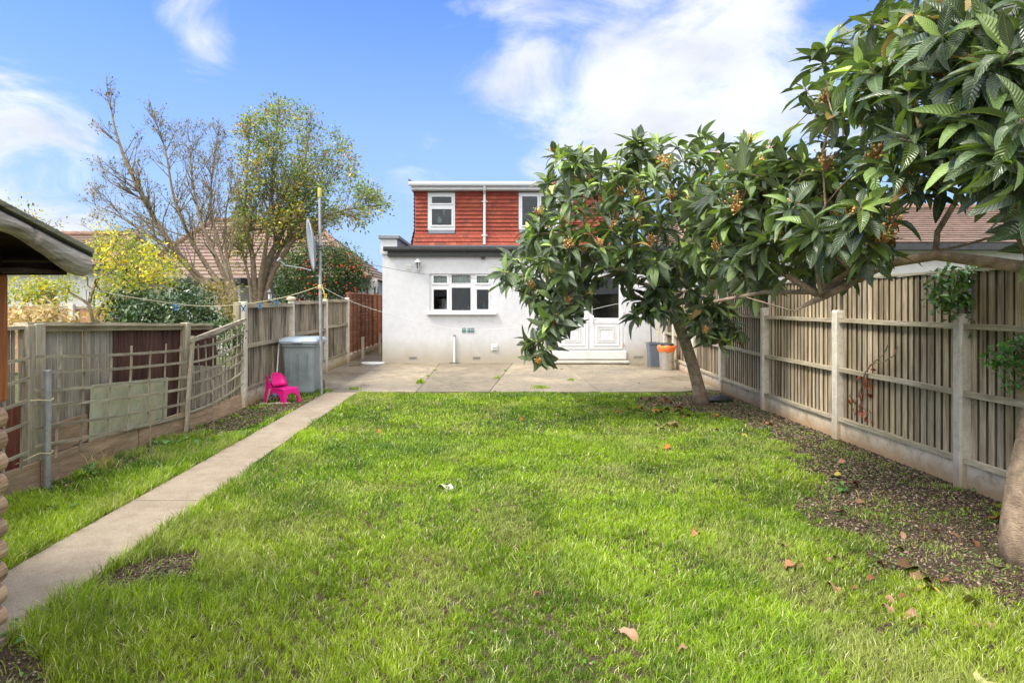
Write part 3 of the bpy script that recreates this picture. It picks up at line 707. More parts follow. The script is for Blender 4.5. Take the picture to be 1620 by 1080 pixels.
hip_house('neighbour_bungalow', 'bungalow with a long red brown tiled roof behind the bare tree', -12.6, -4.55, 23.5, 29.5, hz(441, 23.5), hz(350, 26.5), M['wall2'], M['rooftile'],
          [(hx(345, 23.5), hx(375, 23.5), 1.5, 2.2), (hx(578, 23.5), hx(584, 23.5), 1.7, 2.1), (hx(590, 23.5), hx(596, 23.5), 1.75, 2.1)], 1.5, 2.6)
hip_house('neighbour_bungalow', 'white bungalow with blue framed windows behind the yellow leaved tree at far left', -24, -12.9, 22, 28, hz(420, 22), hz(372, 25), M['wall2'], M['rooftile'],
          [(hx(45, 22), hx(92, 22), hz(485, 22), hz(458, 22)), (hx(136, 22), hx(154, 22), hz(483, 22), hz(458, 22))], 2, .5)
hip_house('terraced_house', 'white house with a brown tiled roof beyond the right hand fence', 4.9, 22, 15.5, 21.5, hz(386, 15.5), hz(331, 18.5), M['wall2'], M['rooftile'],
          [(7.0, 8.6, 1.0, 2.1), (11.0, 12.6, 1.0, 2.1)], .5, .5)
# low flat roofed extension left of the bare tree
e = empty('garden_extension', (-8.2, 19, 0), 'low grey outbuilding with a black flat roof behind the bare tree', 'outbuilding')
mb = MB(); mb.box(hx(268, 19), hx(380, 19), 19, 22, 0, 2.05); mb.build('wall', M['wall2'], e)
mb = MB(); mb.cbox(hx(262, 19), hx(386, 19), 18.8, 22.2, 2.055, 2.26, .02); mb.build('roof', M['black'], e)
e = empty('back_fence', (-9, 14, 0), 'new orange brown board fence in front of the far white bungalow', 'fence')
mb = MB(); x = -14.5
while x < -6.9:
    v = random.uniform(.85, 1.12); mb.cbox(x, x+.115, 14, 14.02, .05, hz(485, 14)-.04+random.uniform(-.004, .004), .003, (v, v, v)); x += .118
mb.build('board_panel', M['neigh'], e)
mb = MB(); mb.cbox(-14.5, -6.9, 13.97, 14.05, hz(485, 14)-.035, hz(485, 14)+.01, .004); mb.build('top_rail', M['lath'], e)
for x in (-12.6, -10.75, -8.9, -7.05):
    mb = MB(); mb.cbox(x, x+.1, 13.9, 13.99, 0, hz(480, 14), .006); mb.build('post', M['post'], e)

# ------------------------------------------------------------------ right hand fence
fr_ = empty('board_fence', (4.0, 8, 0), 'long closeboard fence with concrete posts along the right of the lawn', 'fence')
posts = [-.33, 1.6, 3.54, 5.49, 7.44, 9.40, 11.35, 13.3, 15.25, 16.38]
tops = [1.43, 1.43, 1.43, 1.432, 1.44, 1.45, 1.46, 1.47, 1.49, 1.5]
random.seed(21)
for i in range(len(posts)-1):
    ya, yb = posts[i]+.06, posts[i+1]-.06
    pb = MB(); y = ya-.058; top = 1.80
    while y < yb-.03:
        w = random.uniform(.086, .104); x = fence_x(y)+.055; v = random.uniform(.66, 1.18); t = random.uniform(.9, 1.08); zt_ = top+random.uniform(-.006, .006)
        sl = (fence_x(y+w)-fence_x(y))
        # feather edge board: thick edge proud on the near side
        gp = random.uniform(.010, .016); tw = random.uniform(-.004, .004)
        P = [(x-.022, y), (x+.012, y), (x+sl+.012, y+w-gp), (x+sl-.012+tw, y+w-gp)]
        lean = random.uniform(-.004, .004); lo4 = [(p[0], p[1], .2) for p in P]; hi4 = [(p[0], p[1]+lean, zt_) for p in P]
        pb.add([lo4[0], lo4[3], hi4[3], hi4[0]], [(0, 3, 2, 1)], (v, v*t**.3, v*t))
        pb.add(lo4+hi4, [(3, 2, 1, 0), (0, 1, 5, 4), (1, 2, 6, 5), (2, 3, 7, 6)], (.30*v, .28*v, .25*v)); pb.add(hi4, [(0, 1, 2, 3)], (v, v, v))  # edges coloured dark: black algae, plus painted shade of the gaps
        y += w
    pb.bar((fence_x(ya)+.075, ya, 1.0), (fence_x(yb)+.075, yb, 1.0), .008, 1.58, (.3, .28, .25))  # backing coloured dark, stands in for shade behind the gaps
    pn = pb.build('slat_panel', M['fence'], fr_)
    for z, h in ((1.36-.02*i*.2, .045), (.79, .045), (.235, .04)):
        rb = MB(); rb.bar((fence_x(ya)+.006, ya, z), (fence_x(yb)+.006, yb, z+random.uniform(-.01, .01)), .05, h, (random.uniform(.85, 1.1),)*3, sub=10, wob=.006)
        rb.build('rail', M['raily'], pn)
    cb = MB(); cb.bar((fence_x(ya)+.055, ya-.06, top+.014), (fence_x(yb)+.055, yb+.055, top+.014), .075, .022, (.95, .95, .95), sub=8, wob=.004); cb.build('capping', M['raily'], pn)
    gb = MB(); v = [.95, 1, .9, 1.05, 1.08, .72, .8, .95, 1.0][i]
    gb.bar((fence_x(ya)+.04, ya-.04, .06), (fence_x(yb)+.04, yb+.04, .06), .05, .30, (v, v, v)); gb.build('gravel_board', M['gravelb'], fr_)
for y, z in zip(posts, tops):
    pb = MB(); x = fence_x(y); v = random.uniform(.9, 1.08)
    b = .014
    P = [(x-.04, y-.05+b), (x-.04+b, y-.05), (x+.085, y-.05), (x+.085, y+.05), (x-.04+b, y+.05), (x-.04, y+.05-b)]
    n6 = len(P); c_ = [(p[0]+(.012 if p[0] < x else -.006), p[1]*.94+y*.06, z+.02) for p in P]
    pb.add([(p[0], p[1], -.05) for p in P]+[(p[0], p[1], z) for p in P]+c_, [(i, (i+1) % n6, n6+(i+1) % n6, n6+i) for i in range(n6)]+[(n6+i, n6+(i+1) % n6, 2*n6+(i+1) % n6, 2*n6+i) for i in range(n6)]+[tuple(range(2*n6, 3*n6))], (v, v, v))
    pb.build('post', M['post'], fr_)

# ------------------------------------------------------------------ left hand tall fence
lf_ = empty('board_fence', (-3.6, 13, 0), 'tall mossy board fence with concrete posts behind the grey wheelie bin', 'fence')
pl = [(9.63, 1.60), (12.0, 1.62), (14.5, 1.66), (16.75, 1.71)]
random.seed(31)
for i in range(3):
    ya, yb = pl[i][0]+.06, pl[i+1][0]-.06
    pb = MB(); y = ya
    while y < yb:
        w = random.uniform(.10, .125); w = min(w, yb-y+.01); v = random.uniform(.85, 1.12)
        zt_ = 1.50+.045*i*1.0+random.uniform(-.006, .004); x = -3.63+random.uniform(-.003, .003)
        pb.add([(x, y, .24), (x+.022, y, .24), (x+.012, y+w-.006, .24), (x, y+w-.006, .24), (x, y, zt_), (x+.022, y, zt_), (x+.012, y+w-.006, zt_), (x, y+w-.006, zt_)],
               [(0, 3, 2, 1), (4, 5, 6, 7), (0, 1, 5, 4), (1, 2, 6, 5), (2, 3, 7, 6), (3, 0, 4, 7)], (v, v, v)); y += w
    pb.box(-3.642, -3.634, ya, yb, .24, 1.48+.045*i, (.6, .58, .55))
    pn = pb.build('slat_panel', M['fencel'], lf_)
    rb = MB(); rb.bar((-3.585, ya, .90+.05*i), (-3.585, yb, .90+.05*i), .045, .06, (.85, .85, .82), sub=6, wob=.005); rb.build('rail', M['raily'], pn)
    rb = MB(); rb.bar((-3.59, ya, 1.50+.045*i), (-3.59, yb, 1.50+.045*i), .06, .06, (.95, .95, .9), sub=8, wob=.008); rb.build('top_rail', M['raily'], pn)
    rb = MB(); rb.bar((-3.60, ya, .265), (-3.60, yb, .265), .04, .045, (.7, .7, .66)); rb.build('rail', M['raily'], pn)
    gb = MB(); gb.bar((-3.62, ya-.03, .09), (-3.62, yb+.03, .09), .05, .30, ((1.0, 1.0, .98), (.9, .9, .88), (.85, .87, .75))[i]); gb.build('gravel_board', M['gravelb'], lf_)
for k, (y, z) in enumerate(pl):
    pb = MB(); pb.cbox(-3.65, -3.545, y-.05, y+.05, -.05, z-.04, .012)
    if k == 1: pb.lathe((-3.6, y, z-.04), [(.06, 0), (.085, .01), (.085, .045), (.05, .07), (.01, .075)], 14, (.8, .75, .65))
    pb.build('post', M['post'], lf_)
pb = MB(); pb.cbox(-3.66, -3.58, 9.42, 9.51, 0, 1.55, .006, (.85, .85, .8)); pb.build('wooden_post', M['lathz'], lf_)
# brown overlap fence further back beside the alley
ov = empty('lap_fence', (-3.6, 19.3, 0), 'red brown overlap fence beside the alley left of the house', 'fence')
pb = MB(); z = .22
while z < 1.74:
    v = random.uniform(.85, 1.12)
    for (a, b) in ((16.82, 18.5), (18.52, 20.3), (20.32, 22.2)):
        pb.add([(-3.61, a, z), (-3.588, a, z), (-3.588, b, z+random.uniform(-.01, .01)), (-3.61, b, z), (-3.635, a, z+.12), (-3.625, a, z+.12), (-3.625, b, z+.12), (-3.635, b, z+.12)],
               [(0, 3, 2, 1), (4, 5, 6, 7), (0, 1, 5, 4), (1, 2, 6, 5), (2, 3, 7, 6), (3, 0, 4, 7)], (v, v, v))
    z += .098
ovp = pb.build('lap_panel', M['redplank'], ov)
for y in (16.85, 17.4, 17.95, 18.45, 18.55, 19.1, 19.7, 20.25, 20.4, 21.2, 22.1): rb = MB(); rb.box(-3.587, -3.565, y-.015, y+.02, .2, 1.75, (.5, .42, .4)); rb.build('batten', M['redplank'], ovp)
rb = MB(); rb.box(-3.66, -3.57, 16.82, 22.2, 1.765, 1.79); rb.build('capping', M['redplank'], ovp)
gb = MB(); gb.box(-3.64, -3.59, 16.8, 22.2, -.05, .2); gb.build('gravel_board', M['gravelb'], ov)
g2 = empty('red_gate', (-3.1, 22.3, 0), 'bright red board gate closing the alley beside the house', 'gate')
mb = MB(); x = -3.55
while x < -2.65: v = random.uniform(.85, 1.1); mb.cbox(x, x+.108, 22.3, 22.32, .06, 1.75, .003, (v*1.6, v, v*.8)); x += .11
mb.build('board_panel', M['redplank'], g2)
mb = MB(); mb.box(-3.55, -2.66, 22.26, 22.298, 1.5, 1.6, (1.5, .9, .7)); mb.box(-3.55, -2.66, 22.26, 22.298, .3, .4, (1.5, .9, .7)); mb.build('ledge', M['redplank'], g2)
for (px, h, lab) in ((574, 1.0, 'short weathered stake at the foot of the red brown fence'), (601.5, 1.05, 'pale stake close to the corner of the white house')):
    y = 17.6 if px < 590 else 18.6; x = (px-VX)*y/F
    mb = MB(); mb.cbox(x-.04, x+.04, y-.03, y+.03, 0, h*.62, .006); tag(mb.build('stake', M['lathz'], org=(x, y, 0)), lab, 'stake', 'stakes in the alley')
# ------------------------------------------------------------------ old low fence with trellis on the left
def xl(y): return -3.77+(y-5.62)*.0535
lo = empty('plank_fence', (-3.85, 7, 0), 'low patched fence of grey and dark brown planks behind the trellis', 'fence')
random.seed(41)
def planks(name, mat, y0, y1, z0, zt0, zt1, w, off=-.13, gap=.004, jit=.01, child=None):
    pb = MB(); y = y0
    while y < y1:
        ww = min(w*random.uniform(.85, 1.15), y1-y+.002); t = (y-y0)/(y1-y0); zt_ = zt0+(zt1-zt0)*t+random.uniform(-jit, 0); v = random.uniform(.75, 1.15); x = xl(y)+off+random.uniform(-.006, .006)
        pb.cbox(x-.018, x, y, y+ww-gap, z0, zt_, .003, (v, v, v)); y += ww
    return pb.build(name, mat, lo)
planks('grey_planks', M['greyplank'], 4.2, 5.42, .15, 1.32, 1.33, .13)
planks('grey_planks', M['greyplank'], 5.65, 6.72, .1, 1.31, 1.30, .125)
planks('brown_planks', M['brownplank'], 6.72, 9.0, .1, 1.29, 1.20, .085)
planks('pale_planks', M['greyplank'], 8.25, 9.5, .2, .75, .62, .11, off=-.10, gap=.02)
for (y0, y1, z0, z1) in ((4.2, 5.45, 1.345, 1.34), (5.46, 8.75, 1.37, 1.25)):
    pb = MB(); pb.bar((xl(y0)-.11, y0, z0), (xl(y1)-.11, y1, z1), .11, .03, (1, 1, .95), sub=10, wob=.006); pb.build('capping', M['raily'], lo)
pb = MB(); pb.bar((xl(5.5)-.10, 5.5, 1.33), (xl(8.75)-.10, 8.75, 1.21), .035, .05, (.7, .68, .6), sub=10, wob=.006)
pb.build('rail', M['raily'], lo)
for y, z, w in ((5.48, 1.36, .05), (5.58, 1.37, .06), (8.05, 1.30, .05)):
    pb = MB(); pb.cbox(xl(y)-.12, xl(y)-.03, y-w, y+w, 0, z, .006); pb.build('post', M['lathz'], lo)
pb = MB(); pb.bar((xl(6.25)-.06, 6.25, .44), (xl(7.6)-.06, 7.6, .36), .012, .64); tag(pb.build('plywood_sheet', M['ply'], lo), 'mossy pale green plywood sheet')
pb = MB(); pb.bar((xl(5.65)-.09, 5.65, .34), (xl(6.25)-.09, 6.25, .36), .02, .26); pb.build('patch_board', M['board'], lo)
pb = MB(); pb.bar((xl(4.3)-.08, 4.3, .42), (xl(5.4)-.08, 5.4, .42), .02, .60, (1.7, 1.2, 1.0)); tag(pb.build('red_board', M['brownplank'], lo), 'dull red painted board')
for (y0, y1, h, v) in ((4.0, 5.5, .22, .9), (5.52, 6.9, .25, 1.0), (6.93, 7.95, .24, .85), (7.97, 9.45, .22, 1.12)):
    pb = MB(); pb.bar((xl(y0), y0, h/2-.02), (xl(y1), y1, h/2), .03, h, (v, v, v), sub=8, wob=.008); pb.build('gravel_board', M['board'], lo)
def laths(par, ya, yb, za, zb, n=10, w=.022, sag=0, off=.03, lean=0):
    mb = MB()
    for k in range(len(za)):
        pts = []
        for i in range(n+1):
            t = i/n; y = ya+(yb-ya)*t; z = za[k]+(zb[k]-za[k])*t-sag*math.sin(math.pi*t); pts.append(Vector((xl(y)+off-lean*z, y, z)))
        v = random.uniform(.8, 1.12); mb = MB(); vs_ = []; fs = []
        for i, p in enumerate(pts):
            h = w*.6*(1+.1*mnoise.noise(p*9)); vs_ += [p+Vector((-.006, 0, -h)), p+Vector((.006, 0, -h)), p+Vector((.006, 0, h)), p+Vector((-.006, 0, h))]
            if i: q = (i-1)*4; fs += [(q+j, q+(j+1) % 4, q+4+(j+1) % 4, q+4+j) for j in range(4)]
        e_ = 4*n; fs += [(3, 2, 1, 0), (e_, e_+1, e_+2, e_+3)]; mb.add(vs_, fs, (v, v, v*.95)); mb.build('lath', M['lath'], par)
tr1 = empty('trellis', (-3.7, 6.7, 0), 'weathered wooden trellis panel sagging between the metal pole and leaning upright', 'trellis', 'trellis panels along the left')
laths(tr1, 5.42, 7.93, [1.10, .97, .82, .685, .51, .36], [.98, .83, .65, .515, .34, .19], 12, .022, .02)
for y, z in ((5.72, 1.16), (6.02, .95), (6.42, 1.0), (6.75, 1.1), (7.1, 1.02), (7.4, 1.08), (7.72, 1.03)):
    mb = MB(); mb.bar((xl(y)+.014, y-.03, .2), (xl(y)+.014, y+.05, z), .012, .022, (random.uniform(.75, 1.05),)*3, up=(0, 1, 0), sub=5, wob=.01); mb.build('upright_lath', M['lathz'], tr1)
tr2 = empty('trellis', (-3.6, 8.7, 0), 'fan shaped wooden trellis rising towards the tall fence post', 'trellis', 'trellis panels along the left')
laths(tr2, 7.93, 9.47, [1.08, 1.0, .82, .69, .56, .385, .22], [1.29, 1.12, .97, .835, .71, .55, .38], 10, .022, .05)
mb = MB(); mb.bar((xl(7.93)+.05, 7.93, 1.085), (xl(9.5)+.05, 9.5, 1.30), .03, .05, (1.05,)*3, sub=6, wob=.006)
mb.build('top_rail', M['lath'], tr2)
for i in range(9):
    mb = MB(); y = 8.08+i*.165; yt = y+(i-3)*.03; z = 1.0+.028*i
    mb.bar((xl(y)+.014, y-(i-4)*.012, .2), (xl(yt)+.014, yt, z), .012, .020, (random.uniform(.75, 1.05),)*3, up=(0, 1, 0), sub=5, wob=.012); mb.build('upright_lath', M['lathz'], tr2)
mb = MB(); mb.bar((xl(7.85)+.045, 7.83, .0), (xl(8.0)+.045, 7.99, 1.14), .035, .05, (1, 1, 1), up=(0, 1, 0), sub=5, wob=.006); mb.build('end_upright', M['lathz'], tr2)
tr3 = empty('trellis', (-3.75, 5, 0), 'short piece of trellis between the log cabin corner and the metal pole', 'trellis', 'trellis panels along the left')
laths(tr3, 4.3, 5.36, [1.04, .80, .62, .44, .24], [1.09, .93, .75, .57, .33], 6, .022, .0)
for y, z in ((4.6, 1.25), (4.95, 1.28), (5.12, 1.2), (5.3, 1.25)): mb = MB(); mb.bar((xl(y)+.014, y, .15), (xl(y)+.014, y+.01, z), .012, .022, (.9,)*3, up=(0, 1, 0), sub=5, wob=.012); mb.build('upright_lath', M['lathz'], tr3)
p = empty('metal_pole', (-3.68, 5.5, 0), 'short grey metal pole tied with wire at the front of the trellis', 'pole')
mb = MB(); mb.tube([(-3.685, 5.48, -.05), (-3.68, 5.48, .97)], .028, 12); mb.lathe((-3.68, 5.48, .97), [(.031, 0), (.031, .01), (.02, .014)], 12); mb.build('tube', M['steel'], p)
mb = MB()
for z, dz in ((.73, .02), (.29, -.05)): mb.tube([(-3.82, 5.3, z+dz), (-3.72, 5.44, z+.01), (-3.645, 5.46, z), (-3.66, 5.52, z+.01), (-3.8, 5.6, z+.03)], .004, 5)
mb.build('wire_tie', M['rope'], p)
for (px, py, h, lab, r) in ((238, 726, .80, 'thin dark stake standing against the gravel board in the left bed', .010), (338, 682, .62, 'thin dark stick with a side twig by the fan trellis', .012)):
    b = gr(px, py); mb = MB(); mb.tube([b, b+Vector((0, .0, h*.5)), b+Vector((-.03, .02, h))], [r, r*.9, r*.7], 6)
    if py < 700: mb.tube([b+Vector((0, 0, .38)), b+Vector((.06, 0, .44))], .006, 5)
    tag(mb.build('garden_stick', M['bark3'], org=b), lab, 'stick')
# ------------------------------------------------------------------ log cabin at the left edge
cb_ = empty('log_cabin', (-3.3, 1.6, 0), 'small log cabin with a scalloped barge log at the left edge', 'log cabin')
mb = MB(); cx, cyf = -2.345, 3.06; r = .056; z = r
while z < 1.08:
    v = random.uniform(.8, 1.15); mb.tube([(cx, .0, z), (cx, cyf, z), (cx, cyf+.075, z)], [r, r, r*.92], 14, (v, v*.98, v*.95)); mb.tube([(-4.4, 3.0, z+.0), (cx+.03, 3.0, z+.0), (cx+.062, 3.0, z)], [r*.9, r*.9, r*.8], 12, (v, v*.95, v*.9)); z += .105
mb.build('log_wall', M['logend'], cb_)
mb = MB(); mb.cbox(-2.42, -2.266, 3.0, 3.10, 1.085, 1.68, .008); mb.cbox(-2.40, -2.31, 2.1, 2.2, 1.085, 1.68, .008); mb.cbox(-2.40, -2.31, 2.2, 3.0, 1.085, 1.15, .006); mb.cbox(-2.4, -2.31, 2.2, 3.0, 1.60, 1.68, .006)
mb.box(-4.4, -2.42, 3.02, 3.06, 1.085, 1.68); mb.box(-2.39, -2.33, 0, 2.1, 1.085, 1.68)
mb.build('window_frame', M['cabin'], cb_)
mb = MB(); mb.box(-2.36, -2.352, 2.2, 3.0, 1.15, 1.6); mb.build('pane', M['glass'], cb_)
# roof: two slopes, gable towards the garden
ry = [(3.32, 1.745), (1.6, 2.14), (-.3, 1.715)]
mb = MB()
for (a, b) in ((ry[0], ry[1]), (ry[1], ry[2])):
    for x0, x1, dz, th in ((-4.7, -2.05, 0, .03),):
        mb.add([(x0, a[0], a[1]), (x1, a[0], a[1]), (x1, b[0], b[1]), (x0, b[0], b[1]), (x0, a[0], a[1]+th), (x1, a[0], a[1]+th), (x1, b[0], b[1]+th), (x0, b[0], b[1]+th)],
               [(0, 3, 2, 1), (4, 5, 6, 7), (0, 1, 5, 4), (1, 2, 6, 5), (2, 3, 7, 6), (3, 0, 4, 7)])
mb.box(-4.7, -2.1, 3.22, 3.27, 1.685, 1.745); mb.box(-4.6, -2.09, 2.95, 3.25, 1.69, 1.705)
mb.add([(-2.30, 3.1, 1.685), (-2.30, 0, 1.685), (-2.30, 0, 1.78), (-2.30, 1.6, 2.13), (-2.30, 3.1, 1.8), (-2.33, 3.1, 1.685), (-2.33, 0, 1.685), (-2.33, 0, 1.78), (-2.33, 1.6, 2.13), (-2.33, 3.1, 1.8)],
       [(0, 1, 2, 3, 4), (9, 8, 7, 6, 5), (0, 5, 6, 1), (4, 9, 5, 0), (3, 8, 9, 4)])
rf = mb.build('roof', M['darkwood'], cb_)
mb = MB(); 
for (a, b) in ((ry[0], ry[1]), (ry[1], ry[2])):
    x0, x1, th, q = -4.72, -2.0, .032, .05
    mb.add([(x0, a[0], a[1]+th), (x1, a[0], a[1]+th), (x1, b[0], b[1]+th), (x0, b[0], b[1]+th), (x0, a[0], a[1]+q), (x1, a[0], a[1]+q), (x1, b[0], b[1]+q), (x0, b[0], b[1]+q)],
           [(0, 3, 2, 1), (4, 5, 6, 7), (0, 1, 5, 4), (1, 2, 6, 5), (2, 3, 7, 6), (3, 0, 4, 7)])
mb.build('roof_felt', M['felt'], rf)
# barge log: half round face, scalloped lower edge
mb = MB(); n = 60; K = 9; vs_ = []; fs = []
P0, P1 = Vector((-2.02, 3.30, 1.785)), Vector((-2.02, 1.62, 2.185))
for i in range(n+1):
    t = i/n; p = P0.lerp(P1, t); s = t*(P0-P1).length
    hgt = .100+.024*math.sin(s*8.6+.15)+.010*mnoise.noise(Vector((s*5, 0, 0)))
    if i == 0: hgt *= .95
    for k in range(K):
        a = math.pi*k/(K-1)          # from top to bottom round the outside
        w = .045*(1+.12*mnoise.noise(Vector((s*6, k*.7, 0))))
        crack = -.012 if abs(s-.44) < .018 else 0
        vs_.append(p+Vector((math.sin(a)*(w+crack)*(.35 if i == 0 else 1), 0, -hgt/2+math.cos(a)*hgt/2)))
    if i: q = (i-1)*K; fs += [(q+k, q+k+1, q+K+k+1, q+K+k) for k in range(K-1)]+[(q+K-1, q, q+K, q+2*K-1)]
fs += [tuple(range(K))[::-1], tuple(range(n*K, n*K+K))]
mb.add(vs_, fs)
mb.build('barge_log', M['log'], rf, smooth=False)
mb = MB(); mb.bar((-2.0, 3.29, 1.805), (-2.0, 1.6, 2.205), .05, .022, (.55, .6, .5), sub=14, wob=.004); mb.build('roof_edge_strip', M['log'], rf)

# ------------------------------------------------------------------ wheelie bin
b = empty('wheelie_bin', (-3.12, 11.15, 0), 'large grey wheelie bin with a blue grey lid beside the pole', 'wheelie bin')
def rrect(cx, cy, w, d, r_, z, n=5):
    o = []
    for (sx, sy, a0) in ((1, 1, 0), (-1, 1, 90), (-1, -1, 180), (1, -1, 270)):
        for k in range(n): a = R(a0+90*k/(n-1)); o.append((cx+sx*(w/2-r_)+math.cos(a)*r_, cy+sy*(d/2-r_)+math.sin(a)*r_, z))
    return o
def loft(mb, rings, col=(1, 1, 1), cap=True):
    n = len(rings[0]); vs_ = [p for r_ in rings for p in r_]; fs = []
    for i in range(1, len(rings)): q = (i-1)*n; fs += [(q+k, q+(k+1) % n, q+n+(k+1) % n, q+n+k) for k in range(n)]
    if cap: fs += [tuple(range(n))[::-1], tuple(range(n*(len(rings)-1), n*len(rings)))]
    mb.add(vs_, fs, col)
bx, by = -3.17, 11.25
mb = MB(); loft(mb, [rrect(bx+.01, by, .47, .50, .06, .03), rrect(bx+.01, by, .49, .52, .06, .06), rrect(bx, by, .56, .64, .07, .80), rrect(bx, by, .60, .69, .07, .81), rrect(bx, by, .60, .69, .07, .855)])
for k in (-.15, 0, .15): mb.cbox(bx+k-.004, bx+k+.004, by-.34, by-.30, .25, .7, .002)
mb.build('bin_body', M['bingrey'], b)
mb = MB(); loft(mb, [rrect(bx, by, .65, .74, .07, .86), rrect(bx, by, .66, .75, .07, .90), rrect(bx, by, .62, .71, .08, .93), rrect(bx, by, .50, .58, .1, .955)])
mb.tube([(bx-.25, by+.40, .90), (bx+.25, by+.40, .90)], .018, 8); mb.cbox(bx+.2, bx+.26, by+.32, by+.41, .87, .94, .01); mb.cbox(bx-.26, bx-.2, by+.32, by+.41, .87, .94, .01); mb.cbox(bx-.08, bx+.08, by-.395, by-.37, .87, .9, .006)
mb.build('lid', M['binlid'], b)
for s in (-1, 1):
    mb = MB(); mb.tube([(bx+s*.22, by+.26, .1), (bx+s*.28, by+.26, .1)], .1, 18); mb.build('wheel', M['black'], b)
# ------------------------------------------------------------------ pink child's chair
ch = empty('childs_chair', (-3.2, 10.15, 0), 'bright pink plastic childrens chair standing in front of the grey wheelie bin', 'chair')
cx, cy = -3.17, 10.12; rot = Matrix.Translation((cx, cy, 0)) @ Matrix.Rotation(R(62), 4, 'Z')
# shell seen from the side: back on the left, seat to the right (local -y is the front)
def arc_panel(mb, prof, w0, w1, th, n=8):      # swept sheet with curled sides; prof list of (y,z,halfwidth,curl)
    vs_ = []; fs = []
    for (y, z, hw, cu) in prof:
        for s in (1, -1):
            for k in range(n+1):
                u = -1+2*k/n; x = u*hw
                up = cu*abs(u)**3
                vs_.append(rot @ Vector((x, y-(up if z > .25 else 0)-(th if s < 0 and z > .25 else 0), z+(0 if z > .25 else up)-(th if s < 0 and z <= .25 else 0))))
    m = 2*(n+1)
    for i in range(1, len(prof)):
        q = (i-1)*m
        for k in range(n): fs += [(q+k, q+k+1, q+m+k+1, q+m+k), (q+n+1+k+1, q+n+1+k, q+m+n+1+k, q+m+n+1+k+1)]
        fs += [(q, q+m, q+m+n+1, q+n+1), (q+n, q+2*n+1, q+m+2*n+1, q+m+n)]
    fs += [(k, n+1+k, n+2+k, k+1) for k in range(n)]; e = (len(prof)-1)*m; fs += [(e+k, e+k+1, e+n+2+k, e+n+1+k) for k in range(n)]
    mb.add(vs_, fs)
mb = MB(); arc_panel(mb, [(-.17, .215, .15, -.01), (-.165, .235, .155, .0), (-.10, .235, .16, .006), (.02, .225, .155, .014), (.09, .235, .15, .02)], 0, 0, .012); mb.build('seat', M['pink'], ch, smooth=True)
mb = MB(); arc_panel(mb, [(.09, .255, .15, .05), (.13, .30, .148, .06), (.155, .36, .14, .06), (.17, .41, .12, .05), (.175, .445, .085, .03), (.176, .46, .04, .01)], 0, 0, .014); mb.build('backrest', M['pink'], ch, smooth=True)
def side(mb, s):
    # side wall with an arched opening: outline in (y,z)
    outer = [(-.215, 0), (-.19, .10), (-.17, .222), (0, .232), (.08, .25), (.13, .31), (.165, .42), (.185, .44), (.20, .30), (.215, 0)]
    inner = [(.155, 0), (.14, .09), (.10, .145), (.04, .165), (-.03, .16), (-.09, .135), (-.125, .08), (-.145, 0)]
    pts = outer+inner; n = len(pts); flare = lambda z: s*(.15+.035*(1-min(1, z/.24)))
    vs_ = [rot @ Vector((flare(z), y, z)) for y, z in pts]+[rot @ Vector((flare(z)-s*.012, y, z)) for y, z in pts]
    f = [tuple(range(n)), tuple(range(n, 2*n))[::-1]]+[(i, n+i, n+(i+1) % n, (i+1) % n) for i in range(n)]
    mb.add(vs_, f)
for s in (-1, 1): mb = MB(); side(mb, s); mb.build('side_leg', M['pink'], ch)
# front and back aprons with arches
def apron(yb, yt, zt, s):
    mb = MB(); outer = [(-.185, 0), (-.165, .12), (-.15, zt), (.15, zt), (.165, .12), (.185, 0)]; inner = [(.125, 0), (.115, .09), (.07, .15), (0, .165), (-.07, .15), (-.115, .09), (-.125, 0)]
    pts = outer+inner; n = len(pts); yy = lambda z: yb+(yt-yb)*z/zt
    vs_ = [rot @ Vector((x, yy(z), z)) for x, z in pts]+[rot @ Vector((x, yy(z)+s*.012, z)) for x, z in pts]
    mb.add(vs_, [tuple(range(n)), tuple(range(n, 2*n))[::-1]]+[(i, n+i, n+(i+1) % n, (i+1) % n) for i in range(n)]); return mb
apron(-.215, -.172, .222, 1).build('front_apron', M['pink'], ch); apron(.213, .20, .30, -1).build('back_apron', M['pink'], ch)

# ------------------------------------------------------------------ pole with the dish, lines and pegs
pX, pY = -2.80, 10.95
po = empty('clothes_pole', (pX, pY, 0), 'tall galvanised clothes pole with a pale yellow cap beside the bin', 'pole')
mb = MB(); mb.tube([(pX+.02, pY, -.05), (pX, pY, 1.6), (pX-.01, pY, 3.32)], [.028, .026, .024], 14); mb.build('tube', M['steel'], po)
mb = MB(); mb.lathe((pX-.01, pY, 3.30), [(.034, 0), (.036, .02), (.036, .13), (.03, .155)], 14); mb.build('cap', M['yellow'], po)
mb = MB()
for k in range(5): mb.tube([(pX+.034*math.cos(a*1.26), pY+.034*math.sin(a*1.26), 1.78+k*.014+.003*math.sin(a*2+k)) for a in range(6)], .007, 6)
mb.tube([(pX+.03, pY-.02, 1.8), (pX+.07, pY-.04, 1.72), (pX+.09, pY-.03, 1.64), (pX+.06, pY-.03, 1.60)], .009, 6, (1, .8, .4)); mb.tube([(pX+.05, pY-.04, 1.7), (pX+.11, pY-.03, 1.68), (pX+.1, pY-.03, 1.58)], .008, 6, (1, .85, .4))
mb.build('rope_knot', M['rope'], po)
di = empty('satellite_dish', (pX-.17, pY, 2.5), 'grey satellite dish seen edge on, bolted to the clothes pole', 'satellite dish')
Dm = Matrix.Translation(Vector((pX-.17, pY, 2.5))) @ Matrix.Rotation(R(21), 4, 'Z') @ Matrix.Rotation(R(-97), 4, 'Y')     # local +z points left, the open side
mb = MB(); n = 36; vs_ = []; fs = []; rings = 7
